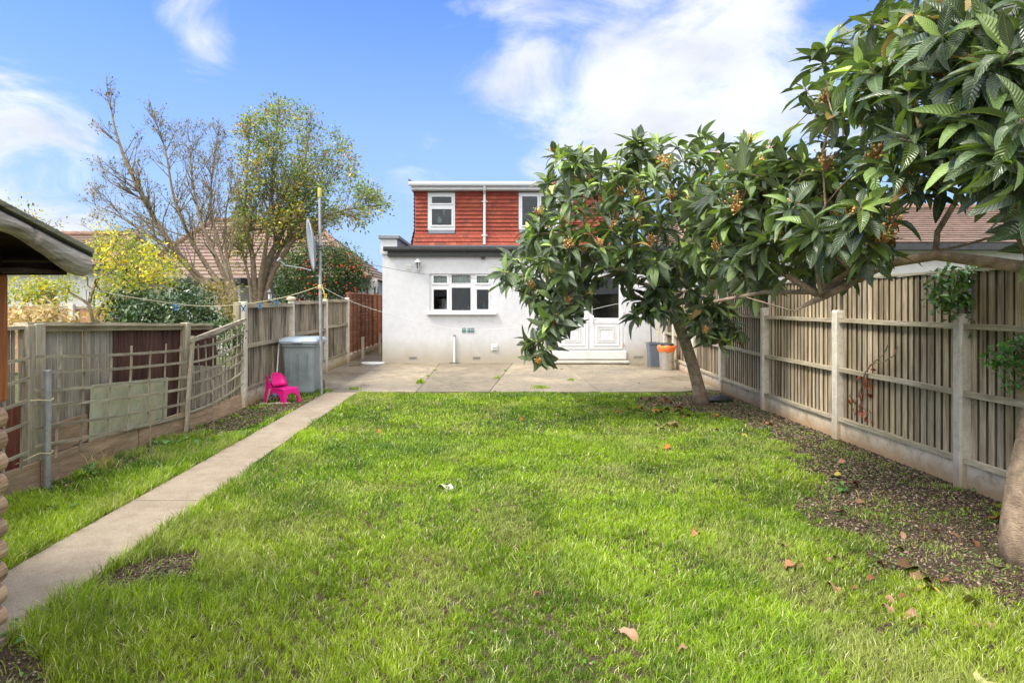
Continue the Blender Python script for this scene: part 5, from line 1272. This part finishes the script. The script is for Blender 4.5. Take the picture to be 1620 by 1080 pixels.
Ll = [pl_((410, 540, 17.5), (410, 470, 17.5), (420, 425, 17.5), (440, 380, 17.6), (462, 330, 17.8), (480, 265, 18), (490, 200, 18)),
      pl_((405, 540, 17.4), (402, 460, 17.4), (400, 410, 17.3), (390, 350, 17.2), (390, 280, 17.1), (395, 205, 17.1)),
      pl_((410, 540, 17.5), (412, 450, 17.4), (420, 395, 17.2), (428, 320, 17), (432, 250, 16.8), (440, 185, 16.8)),
      pl_((414, 540, 17.5), (424, 455, 17.5), (450, 400, 17.4), (490, 355, 17.2), (535, 335, 17), (590, 326, 17)),
      pl_((414, 540, 17.5), (425, 440, 17.6), (455, 375, 17.8), (500, 310, 18.1), (545, 260, 18.3)),
      pl_((402, 540, 17.3), (396, 455, 17.3), (384, 400, 17.2), (380, 370, 17.2))]
limb_tree('autumn_tree', 'tall tree with green and yellow autumn leaves behind the clothes pole', Ll, lp, 17.5, 2.6, 32, [.16, .12, .10, .11, .09, .07], 17000, .09, [O1, (.5, .38, .04), (.34, .32, .06), G2, (.20, .26, .06), (.16, .22, .05), (.12, .17, .04), (.12, .18, .05), (.16, .2, .06)], wl=1.7, per=8.5, lspread=.09, trop=.2, angs=(20, 55))
# yellow small tree
sil = [(150, 372), (175, 360), (215, 380), (262, 395), (290, 430), (270, 475), (225, 470), (205, 500), (160, 500), (150, 450), (145, 410)]
Ty = np.concatenate([sample_crown(sil, 130, lambda a, b: 10.6, .8, 25, 60), sample_crown([(20, 445), (60, 438), (112, 440), (118, 460), (80, 475), (25, 492)], 40, lambda a, b: 10.2, .4, 26, 60)])
tr_ = [pl_((160, 560, 10.4), (154, 500, 10.4), (165, 478, 10.5), (195, 455, 10.6), (215, 435, 10.7)), pl_((104, 560, 10.3), (98, 505, 10.3), (84, 475, 10.3), (75, 462, 10.3)), pl_((156, 540, 10.4), (140, 480, 10.3), (110, 462, 10.3))]
small_tree('yellowing_tree', 'small crooked tree with bright yellow green leaves beyond the low plank fence', tr_, Ty, 5600, .062, [G2, (.2, .26, .04), (.3, .34, .05), Y2, Y1, (.5, .36, .03)], .10, 33, tip=.006, pen=.3, rmin=.06)
# tree tips over the cabin roof
sil = [(0, 340), (20, 325), (60, 335), (98, 358), (60, 380), (0, 385), (-80, 380), (-80, 330)]
Tc = sample_crown(sil, 70, lambda a, b: 12.5, .7, 27, 60)
small_tree('autumn_shrub_tree', 'sparse tree with brown and yellow leaves showing above the cabin roof', [pl_((-10, 640, 12.5), (-5, 520, 12.5), (0, 430, 12.5), (5, 385, 12.5))], Tc, 1000, .07, [G1, (.12, .11, .04), Y2, O1, Y1], .13, 34, tip=.006, rmin=.07)
def bush(name, label, poly, Y, dep, nt_, leafn, lsize, cols, spread, seed, lm='leaf', cat='shrub', base=None, tm=SMALL):
    T = sample_crown(poly, nt_, lambda a, b: Y, dep, seed, 50); c = np.mean(T, 0); bx_ = base or (c[0], Y, 0)
    tr = [[(bx_[0]+dx, bx_[1], bx_[2]), (bx_[0]+dx*1.5, bx_[1], bx_[2]+max(.15, (T[:, 2].min()-bx_[2])*.9)), (bx_[0]+dx*3, bx_[1], max(bx_[2]+.2, T[:, 2].min()+.1))] for dx in (-.05, .06)]
    return small_tree(name, label, tr, T, leafn, lsize, cols, spread, seed, tip=.004, rmin=.035, lm=lm, cat=cat, tm=tm, crown='foliage'), T
bush('evergreen_shrub', 'glossy dark green shrub behind the right end of the low plank fence', [(172, 515), (180, 480), (205, 460), (250, 452), (300, 455), (335, 480), (345, 520), (330, 545), (180, 540)], 9.9, .5, 90, 7500, .072, [(.025, .055, .02), (.035, .07, .025), (.06, .10, .04), (.12, .17, .08)], .085, 41, 'gloss')
bush('variegated_shrub', 'golden brown leaved shrub behind the first tall fence post', [(300, 500), (305, 455), (335, 445), (372, 450), (384, 480), (380, 520), (330, 530)], 10.6, .35, 50, 1500, .06, [(.20, .17, .05), (.28, .22, .07), (.16, .15, .05)], .08, 42)
bush('pale_shrub', 'low cream and pink leaved shrub in front of the orange board fence', [(14, 518), (18, 492), (50, 484), (95, 490), (120, 515), (90, 530)], 9.0, .35, 40, 900, .085, [(.52, .40, .24), (.45, .30, .15), (.5, .45, .3)], .07, 43)
_, TP = bush('berry_bush', 'dark evergreen bush dotted with orange red berries beside the dish pole', [(430, 470), (428, 430), (445, 402), (485, 388), (520, 385), (552, 400), (575, 432), (572, 462), (540, 478), (460, 482)], 20.3, 1.1, 190, 15000, .085, [(.022, .05, .02), (.03, .065, .022), (.07, .12, .03), (.10, .16, .035)], .17, 44)
be = bpy.data.objects[_.name]; rgb = np.random.default_rng(9); mb = MB()
sel = [p for p in TP if p[0] > -5.6 and p[2] < 2.9]
for j in range(120):
    p = sel[rgb.integers(len(sel))]+rgb.normal(size=3)*.12-np.array([0, .45, 0]); r_ = .03; mb.lathe(p, [(r_*.4, 0), (r_, r_*.7), (r_*.9, r_*1.4), (r_*.3, r_*1.9)], 5, (rgb.uniform(.7, 1.4), rgb.uniform(.6, 2.2), 1))
o = mb.build('berries', M['berry'], be); o['kind'] = 'stuff'
bush('ivy', 'green ivy spilling over the top of the fan trellis', [(322, 520), (340, 508), (378, 512), (380, 560), (350, 565), (325, 548)], 9.35, .12, 40, 900, .05, [(.05, .10, .03), (.09, .15, .04), (.03, .07, .02)], .05, 45, 'gloss', base=(-3.75, 9.35, 0))
# climber shoots over the right fence
bush('privet', 'small leaved green shoots hanging over the fence top at the right', [(1462, 455), (1490, 425), (1560, 415), (1585, 440), (1560, 500), (1545, 530), (1515, 505), (1478, 480)], 5.45, .1, 46, 800, .06, [(.07, .15, .03), (.10, .20, .04), (.05, .11, .03)], .035, 46, 'gloss', cat='climber', base=(4.25, 5.5, 0))
bush('privet', 'sprig of round green leaves poking through the fence at the right edge', [(1556, 570), (1580, 545), (1640, 515), (1650, 580), (1600, 625), (1590, 600)], 4.9, .1, 34, 480, .055, [(.04, .12, .02), (.06, .17, .03)], .03, 47, 'gloss', cat='climber', base=(4.2, 4.9, 0))
def cpx(px, py, x=3.93): Y = x*F/(px-VX); return at(px, py, Y)
mb = MB(); vb = cpx(1372, 672)
v1 = [cpx(1352, 640), cpx(1362, 615), cpx(1368, 590), cpx(1380, 575), cpx(1398, 560), cpx(1405, 545)]
v2 = [cpx(1372, 655), cpx(1364, 640), cpx(1366, 620), cpx(1369, 604), cpx(1372, 590)]
e = empty('dead_climber', vb, 'withered climber with red leaves clinging to the right fence', 'climber')
for v in (v1, v2, [v1[3], cpx(1398, 572), cpx(1415, 562), cpx(1420, 548)]): mb.tube(v, [.006]*len(v), 5)
mb.build('stem', M['bark3'], e)
P = []; 
for p in [v2[1]]*5+[v2[2]]*9+[v2[3]]*9+[v1[0]]*6+[cpx(1343, 632)]*4+[v1[3]]*4+[cpx(1420, 548)]*1+[v2[0]]*7+[v1[2]]*4: P.append(np.array(p)+rng.normal(size=3)*np.array([.015, .035, .035]))
k = len(P); scatter('withered_leaves', M['leaf'], SMALL, P, rng.normal(size=(k, 3))*.5+np.array([0, 0, -1]), rng.normal(size=(k, 3))*.6+np.array([-1, 0, 0]), rng.uniform(.05, .09, k), np.array([(.36, .10, .05)]*k)*rng.uniform(.4, 1.2, (k, 1)), parent=e)

# ------------------------------------------------------------------ lawn
def poly_g(pts): return [tuple(gr(x, y))[:2] for x, y in pts]
soilR = poly_g([(1000, 632), (1040, 626), (1150, 622), (1250, 640), (1700, 850), (1760, 960), (1660, 1000), (1590, 960), (1500, 930), (1400, 900), (1300, 845), (1240, 800), (1290, 755), (1270, 720), (1235, 705), (1130, 655), (1060, 648), (1020, 645)])
bare = poly_g([(150, 930), (185, 905), (255, 885), (305, 880), (290, 910), (225, 925), (160, 940)])
corner = poly_g([(-60, 1012), (20, 1020), (66, 1046), (76, 1100), (-60, 1100)])
bedL = poly_g([(310, 705), (380, 655), (430, 640), (505, 628), (530, 632), (470, 650), (400, 672), (345, 690)])
def density(x, y):
    n1 = vnoise(x, y, .55, 1); n2 = vnoise(x, y, .16, 2)
    d = np.ones_like(x)*.95+.35*n2-.25*np.clip(vnoise(x, y, .4, 43)-.15, 0, 1)
    xr = np.array([fence_x(t) for t in (5, 9, 11)])
    e1 = np.where(inpoly(x, y, soilR), edge_dist(x, y, soilR), -edge_dist(x, y, soilR)); e1 = e1+.22*vnoise(x, y, .9, 31)+.30*vnoise(x, y, .12, 32); d = np.where(e1+n1*.34+n2*.12 > 0, np.clip(.06+.9*np.clip(vnoise(x, y, .3, 21)+.05, 0, 1)+.5*np.clip(.25-e1, 0, .25)*4*(n2 > -.1), 0, 1)*.6, d)
    e2 = np.where(inpoly(x, y, bare), edge_dist(x, y, bare), -edge_dist(x, y, bare)); d = np.where(e2+n1*.05 > -.02, .06, d)
    e3 = np.where(inpoly(x, y, bedL), edge_dist(x, y, bedL), -edge_dist(x, y, bedL)); d = np.where(e3+n1*.16 > 0, .12+.3*(n2 > .1), d)
    e4 = np.where(inpoly(x, y, corner), 1, 0); d = np.where(e4 > 0, .05, d)
    # strip next to the left boards is thin
    d = np.where((x < -3.35) & (y > 5.2), d*np.clip(.35+n2, .05, 1), d)
    inpath = (x > -2.74+.05*n2) & (x < -2.19+.06*n2); d = np.where(inpath, 0, d)
    edge = np.minimum(abs(x+2.74), abs(x+2.19)); 
    d = np.where((y > 11.13+.05*n2), 0, d)
    d = np.where((x > 3.88) | (x < -3.74), 0, d)
    return d
def blades(x, y, h, w, rg, colf, lean=.72):
    n = len(x); a = rg.uniform(0, 2*math.pi, n); la = rg.uniform(0, 2*math.pi, n)
    comb_ = vnoise(x, y, .35, 9)*3+rg.normal(size=n)*1.2; la = np.where(rg.random(n) < .45, la, comb_)
    L = h*rg.uniform(.05, 1, n)**.7*lean*1.5
    dx, dy = np.cos(la)*L, np.sin(la)*L; hh = np.sqrt(np.maximum(h*h-L*L*.6, (h*.25)**2))
    sx, sy = np.cos(a)*w/2, np.sin(a)*w/2
    V = np.zeros((n, 5, 3))
    V[:, 0] = np.stack([x-sx, y-sy, np.full(n, -.004)], 1); V[:, 1] = np.stack([x+sx, y+sy, np.full(n, -.004)], 1)
    V[:, 2] = np.stack([x+dx*.35+sx*.85, y+dy*.35+sy*.85, hh*.62], 1); V[:, 3] = np.stack([x+dx*.35-sx*.85, y+dy*.35-sy*.85, hh*.62], 1)
    V[:, 4] = np.stack([x+dx, y+dy, hh], 1)
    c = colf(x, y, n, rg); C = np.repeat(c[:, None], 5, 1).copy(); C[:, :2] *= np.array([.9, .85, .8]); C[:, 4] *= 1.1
    return V.reshape(-1, 3), C.reshape(-1, 3)
def grasscol(x, y, n, rg):
    t = vnoise(x, y, .8, 4); t2 = vnoise(x, y, .22, 5); k = np.clip(.5+.5*t+.55*t2+rg.normal(size=n)*.28, 0, 1)[:, None]
    dk, lt = np.array([.050, .130, .014]), np.array([.30, .44, .024])
    c = dk*(1-k)+lt*k
    yel = np.clip(.35-.075*(y-2.5)+.4*vnoise(x, y, 1.3, 6), 0, .8)[:, None]*np.array([1.0])
    c = c*(1-yel*.55)+np.array([.48, .50, .04])*yel*.55
    st = rg.random(n) < .07+.10*(yel[:, 0]); c[st] = np.array([.60, .58, .34])*rg.uniform(.6, 1.15, (st.sum(), 1))
    dry = np.clip(vnoise(x, y, .5, 41)*1.6-.15+rg.normal(size=n)*.2, 0, .6)[:, None]; c = c*(1-dry)+np.array([.33, .35, .12])*dry
    return c*rg.uniform(.6, 1.4, (n, 1))
rg = np.random.default_rng(77); VV, CC = [], []
for (x0, x1, y0, y1, per, w, hm) in ((-3.9, 4.1, 2.2, 3.6, 21000, .0036, 1), (-3.9, 4.1, 3.6, 5.2, 15000, .0045, 1), (-3.9, 4.1, 5.2, 7.5, 9000, .0062, 1.0), (-3.9, 4.1, 7.5, 11.2, 4600, .0090, .95), (-3.9, 4.1, -1.5, 2.2, 2500, .008, 1)):
    n = int((x1-x0)*(y1-y0)*per); x = rg.uniform(x0, x1, n); y = rg.uniform(y0, y1, n)
    vis = (abs(x-.0) < y*.80+.8) if y0 > 2 else np.ones(n, bool); x, y = x[vis], y[vis]
    # tufts: pull blades towards clump centres
    xr_ = x*.8+y*.6; yr_ = -x*.6+y*.8; ix, iy = np.floor(xr_/.09), np.floor(yr_/.09)
    hs = lambda a, b, s: (lambda q: q-np.floor(q))(np.sin(a*127.1+b*311.7+s)*43758.5453)
    rx, ry_ = (ix+hs(ix, iy, 1.))*.09, (iy+hs(ix, iy, 2.))*.09; cx_ = rx*.8-ry_*.6; cy_ = rx*.6+ry_*.8; k = rg.uniform(0, .5, len(x)); x = x+(cx_-x)*k; y = y+(cy_-y)*k
    d = density(x, y); m = rg.random(len(x)) < d; x, y = x[m], y[m]
    tall = .040+.030*np.clip(vnoise(x, y, .45, 7)+.3, 0, 1.3)+.016*vnoise(x, y, .13, 8)
    tall += .045*np.exp(-((x+2.14)/.16)**2)+.03*np.clip((-x-1.0)/1.1, 0, 1)*np.clip((6.5-y)/3, 0, 1)*(x > -2.2)+.035*((x < -2.74) & (y < 7.5))+.02*np.exp(-((x+2.8)/.1)**2)
    tall = np.where(density(x, y) < .5, tall*.55, tall)
    h = tall*rg.uniform(.45, 1.25, len(x))*hm*.92
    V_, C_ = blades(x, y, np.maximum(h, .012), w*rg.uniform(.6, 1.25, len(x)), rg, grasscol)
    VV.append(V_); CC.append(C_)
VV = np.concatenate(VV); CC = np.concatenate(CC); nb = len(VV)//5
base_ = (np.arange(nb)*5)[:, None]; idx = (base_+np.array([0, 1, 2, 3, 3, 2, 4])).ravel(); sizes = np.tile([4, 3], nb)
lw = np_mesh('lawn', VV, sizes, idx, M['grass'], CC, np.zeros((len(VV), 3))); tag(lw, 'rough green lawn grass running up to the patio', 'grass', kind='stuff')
print('blades', nb)
# soil crumbs and bark chips
def chips(name, n, region, cols, s0, s1, seed, label, thin=.45):
    rg = np.random.default_rng(seed); x = rg.uniform(-3.8, 4.0, n); y = rg.uniform(2.2, 11.1, n)
    m = region(x, y) > rg.random(n); x, y = x[m], y[m]; n = len(x); o8 = np.array([(1, 0, 0), (0, 1, 0), (-1, 0, 0), (0, -1, 0), (0, 0, 1), (0, 0, -.3)], float)
    a = rg.uniform(0, 6.28, n); s = rg.uniform(s0, s1, n)*np.clip(.6+y*.10, .8, 1.6); sx = s; sy = s*rg.uniform(.35, 1, n); sz = s*rg.uniform(.2, .6, n)*thin/.45
    P = o8[None]*np.stack([sx, sy, sz], 1)[:, None]+rg.normal(size=(n, 6, 3))*(s*.12)[:, None, None]
    X = P[..., 0]*np.cos(a)[:, None]-P[..., 1]*np.sin(a)[:, None]+x[:, None]; Y_ = P[..., 0]*np.sin(a)[:, None]+P[..., 1]*np.cos(a)[:, None]+y[:, None]
    V = np.stack([X, Y_, P[..., 2]+.002+sz[:, None]*.2], 2).reshape(-1, 3); f = np.array([0, 1, 4, 1, 2, 4, 2, 3, 4, 3, 0, 4, 1, 0, 5, 2, 1, 5, 3, 2, 5, 0, 3, 5])
    idx = ((np.arange(n)*6)[:, None]+f).ravel(); c = np.asarray(cols)[rg.integers(0, len(cols), n)]*rg.uniform(.5, 1.3, (n, 1))
    o = np_mesh(name, V, np.full(n*8, 3), idx, M['dry'], np.repeat(c, 6, 0), None); tag(o, label, 'chippings', kind='stuff')
def soilmask(x, y):
    d = density(x, y); path_ = (x > -2.76) & (x < -2.17); return np.where(path_ | (y > 11.08), 0.0, np.clip(1.15-d*1.25, .04, 1))
chips('bark_chippings', 170000, soilmask, [(.15, .095, .055), (.09, .06, .04), (.22, .14, .09), (.30, .21, .16), (.05, .035, .025), (.36, .26, .21), (.16, .16, .08), (.07, .05, .035)], .005, .016, 5, 'brown bark chips and dead leaf bits on the bare soil')
# low ground cover seedlings
def cover(n, seed):
    rg = np.random.default_rng(seed); x = rg.uniform(-3.7, 3.9, n); y = rg.uniform(2.3, 11.1, n); d = density(x, y); q = vnoise(x, y, .28, 12)
    p = np.where(d < .7, .55*(q > -.1), .10*(q > .35)); p = np.where((x > -2.8) & (x < -2.12), 0, p); m = rg.random(n) < p; x, y = x[m], y[m]; n = len(x)
    P = np.stack([x, y, rg.uniform(.01, .035, n)], 1); A = rg.normal(size=(n, 3)); A[:, 2] = .15; Nn = rg.normal(size=(n, 3))*.35+np.array([0, 0, 1])
    C = np.array([(.085, .17, .03)])*rg.uniform(.6, 1.6, (n, 1)); o = scatter('ground_cover', M['leaf'], SMALL, P, A, Nn, rg.uniform(.015, .032, n), C); tag(o, 'tiny leafy weeds spreading over the bare soil and thin turf', 'ground cover', kind='stuff')
cover(60000, 6)
# weeds in the patio joints
def tuft(loc, n, h, w, seed, label, spread=.06, asp=2.2, ang=0, cat='weed', grp=None):
    rg = np.random.default_rng(seed); x = rg.normal(size=n)*spread; y = rg.normal(size=n)*spread*asp; ca, sa = math.cos(ang), math.sin(ang); X = loc[0]+x*ca-y*sa; Y_ = loc[1]+x*sa+y*ca
    V, C = blades(X, Y_, h*rg.uniform(.4, 1.2, n), np.full(n, w), rg, grasscol, .8); V[:, 2] += .03
    idx = ((np.arange(n)*5)[:, None]+np.array([0, 1, 2, 3, 3, 2, 4])).ravel(); o = np_mesh('weed_tuft', V, np.tile([4, 3], n), idx, M['grass'], C, np.zeros((len(V), 3)), org=(loc[0], loc[1], .03)); tag(o, label, cat, grp)
for i, (px, py, n, h, sp, lab) in enumerate(((664, 608, 260, .09, .035, 'bright green weed tuft in the left patio joint near the lawn'), (688, 588, 60, .04, .02, 'thin weed line in the left patio joint close to the house wall'),
        (786, 600, 130, .05, .03, 'narrow weed row in the slanting middle patio joint'), (903, 604, 70, .06, .03, 'sparse weed on the patio in front of the door step'), (560, 618, 150, .05, .05, 'small weed tuft where the path meets the patio'),
        (512, 622, 260, .06, .07, 'grass tuft at the foot of the clothes pole'), (676, 597, 70, .045, .02, 'small weed between the two larger ones in the left patio joint'), (800, 589, 60, .04, .02, 'small weed in the slanting joint close to the house wall'), (855, 616, 260, .06, .07, 'leafy clump on the patio edge in the middle of the lawn'))):
    b = gr(px, py); tuft(b, n, h, .008, 50+i, lab, sp, 2.4 if i in (0, 1, 2) else .6, -.14 if i == 2 else 0, grp='weeds on the patio')
# broad leaved weeds on the left strip
W_T = [leaf_tmpl(5, .42, .8, .2, .15), leaf_tmpl(5, .36, .5, .3, .15)]
labs = ['largest broad leaved weed on the grass strip nearest the cabin', 'dock plant in the grass strip below the plywood sheet', 'dock plant against the gravel board left of the middle stake', 'broad leaved weed right of the dock plants', 'broad leaved weed at the grass edge midway along the path',
        'low weed just below the fan trellis', 'low weed beside the dark stick', 'tangled weed hanging over the path in the bottom left corner', 'small weed on the soil by the large fence post at right', 'weed in the turf beside the bare patch at right', 'dark leafy clump at the patio edge left of centre', 'low weed at the foot of the gravel board, far end']
for i, (px, py, n, s) in enumerate(((95, 812, 9, .11), (140, 752, 12, .13), (262, 708, 14, .14), (300, 700, 12, .12), (345, 695, 10, .11), (322, 706, 9, .1), (372, 690, 9, .09), (42, 1000, 16, .07), (1535, 780, 8, .05), (1335, 775, 10, .09), (820, 628, 16, .09), (420, 652, 12, .07))):
    b = np.array(gr(px, py)); rg = np.random.default_rng(90+i); a = rg.uniform(0, 6.28, n); el = rg.uniform(.15, .9, n)
    A = np.stack([np.cos(a), np.sin(a), el], 1); P = np.tile(b, (n, 1))+A*np.array([.02, .02, 0])+rg.normal(size=(n, 3))*np.array([.04, .04, 0])+np.array([0, 0, .02])
    C = np.array([(.06, .14, .035)])*rg.uniform(.8, 1.7, (n, 1)); o = scatter('broad_leaf_weed', M['leaf'], W_T, P, A, np.tile([0, 0, 1.], (n, 1))+rg.normal(size=(n, 3))*.2, s*rg.uniform(.6, 1.2, n), C, org=tuple(b)); tag(o, labs[i], 'weed', 'broad leaved weeds')
# dry straw by the left boards
rg = np.random.default_rng(4); b = gr(158, 745); n = 60; X = b.x+rg.normal(size=n)*.05; Y_ = b.y+rg.normal(size=n)*.08
V, C = blades(X, Y_, rg.uniform(.12, .26, n), np.full(n, .006), rg, lambda x, y, n, r_: np.array([(.5, .38, .2)])*r_.uniform(.7, 1.1, (n, 1)), .8)
o = np_mesh('dry_grass_tuft', V, np.tile([4, 3], n), ((np.arange(n)*5)[:, None]+np.array([0, 1, 2, 3, 3, 2, 4])).ravel(), M['grass'], C, np.zeros((len(V), 3)), org=tuple(b)); tag(o, 'dry straw coloured grass tuft against the left gravel board', 'dry grass')
# ------------------------------------------------------------------ fallen leaves
def fallen(px, py, s, c, label, seed, grp=None, z=.035, w=1.0):
    rg = np.random.default_rng(seed); b = gr(px, py, z); tv, tf, tu = leaf_tmpl(7, .42*w, rg.uniform(.8, 1.9), rg.uniform(.2, .6), .5); a = rg.uniform(0, 6.28) if s < .16 else rg.uniform(-.5, .5)
    c = tuple(q*.62 for q in c); mb = MB(); Mx = Matrix.Rotation(a, 3, 'Z') @ Matrix.Rotation(rg.uniform(-.5, .1), 3, 'Y') @ Matrix.Rotation(rg.uniform(-.5, .5), 3, 'X')
    vs_ = [b+Mx @ (Vector(p)*s+Vector((-.5*s, 0, 0))) for p in tv]; mb.add(vs_, tf, c)
    tag(mb.build('fallen_leaf', M['dry'], smooth=True, org=b), label, 'leaf', grp)
BR, OR, YE, TN, PK = (.28, .13, .06), (.62, .24, .05), (.62, .50, .10), (.42, .27, .14), (.48, .27, .17)
sp = [(705, 766, .22, (1, 1, .8), 'pale whitish leaf lying alone in the middle of the lawn'), (1245, 888, .15, (.50, .25, .13), 'large curled brown leaf where the lawn meets the bare soil'),
      (1320, 925, .13, TN, 'tan leaf on the grass below the curled brown leaf'), (1475, 925, .20, YE, 'yellow leaf with green tip on the soil edge, lower right'), (1530, 945, .18, (.42, .40, .08), 'yellow and black mottled leaf lower right, furthest from the middle'),
      (1405, 955, .10, PK, 'narrow pinkish leaf in the grass left of the yellow leaf'), (1560, 1068, .16, (.75, .70, .3), 'pale yellow leaf at the bottom edge near the right corner'), (995, 998, .12, (.58, .34, .22), 'pinkish torn leaf in the front of the lawn'),
      (1240, 858, .09, TN, 'small tan leaf just above the curled brown leaf'), (1102, 838, .12, (.5, .26, .1), 'orange brown leaf in the open lawn right of centre'), (1052, 705, .15, OR, 'bright orange leaf in the lawn towards the leaning trunk'), (1048, 692, .12, (.7, .55, .4), 'pale pinkish leaf beside the bright orange leaf'),
      (1330, 728, .12, PK, 'pink brown leaf near the long gravel board'), (1322, 748, .13, YE, 'yellow leaf among weeds near the bare soil'), (1350, 762, .13, BR, 'dark brown leaf beside the yellow leaf among weeds'), (1328, 803, .16, (.48, .25, .15), 'flat reddish leaf on the bare soil'),
      (1220, 668, .17, OR, 'orange leaf on the soil below the third fence panel'), (1178, 686, .15, (.6, .48, .12), 'yellow leaf at the lawn edge below the tree'), (825, 660, .14, OR, 'orange leaf near the far side of the lawn'), (600, 680, .10, (.65, .3, .08), 'small orange leaf at the left side of the lawn near the path'),
      (960, 690, .13, TN, 'tan leaf standing in the far lawn left of the orange one'), (1575, 815, .16, OR, 'orange leaf on the soil next to the large trunk'), (1440, 890, .22, (.20, .12, .06), 'long dark curled leaf at the lawn edge beside the soil'), (1460, 905, .2, (.36, .22, .12), 'long tan curled leaf between the dark curled and yellow leaves'),
      (1010, 575+30, .10, BR, 'dark leaf on the patio near the bins'), (783, 618, .16, BR, 'brown leaf lying on the patio edge in the centre'), (890, 583, .13, BR, 'brown leaf on the patio below the step, left'), (1085, 612, .12, BR, 'dark leaf on the patio beside the leaning trunk'),
      (1080, 1020, .08, TN, 'tiny tan leaf in the front lawn right of the torn leaf'), (852, 935, .07, BR, 'tiny brown leaf in the front lawn'), (755, 805, .06, TN, 'tiny tan leaf right of the whitish leaf')]
for i, (px, py, s, c, lab) in enumerate(sp): fallen(px, py, s, c, lab, 200+i, 'fallen leaves', .045 if py > 640 else .04, 1.1)
rg = np.random.default_rng(12)
for i in range(46):      # litter under the leaning tree
    px = rg.normal(1080, 45); py = rg.uniform(628, 650) if rg.random() < .7 else rg.uniform(650, 690); 
    if abs(px-1108) < 12: continue
    fallen(float(px), float(py), float(rg.uniform(.10, .20)), [BR, TN, OR, (.5, .36, .1), (.35, .2, .1)][rg.integers(5)], 'dead leaf in the litter around the foot of the leaning tree', 300+i, 'leaf litter under the leaning tree', .045)
for i in range(34):
    px = rg.uniform(1260, 1600); py = 700+(px-1260)*.55+rg.uniform(-10, 190)
    if py < 695 or py > 985: continue
    fallen(float(px), float(py), float(rg.uniform(.05, .11)), [BR, TN, PK, (.3, .18, .1)][rg.integers(4)], 'small dead leaf scattered on the bare soil beside the right fence', 400+i, 'dead leaves on the bare soil', .03)
for i in range(26):
    px = rg.uniform(330, 520); py = 700-(px-330)*.36+rg.uniform(-14, 12)
    fallen(float(px), float(py), float(rg.uniform(.04, .09)), [BR, TN, (.3, .2, .12)][rg.integers(3)], 'small dead leaf in the left bed near the pink chair', 500+i, 'dead leaves in the left bed', .012)
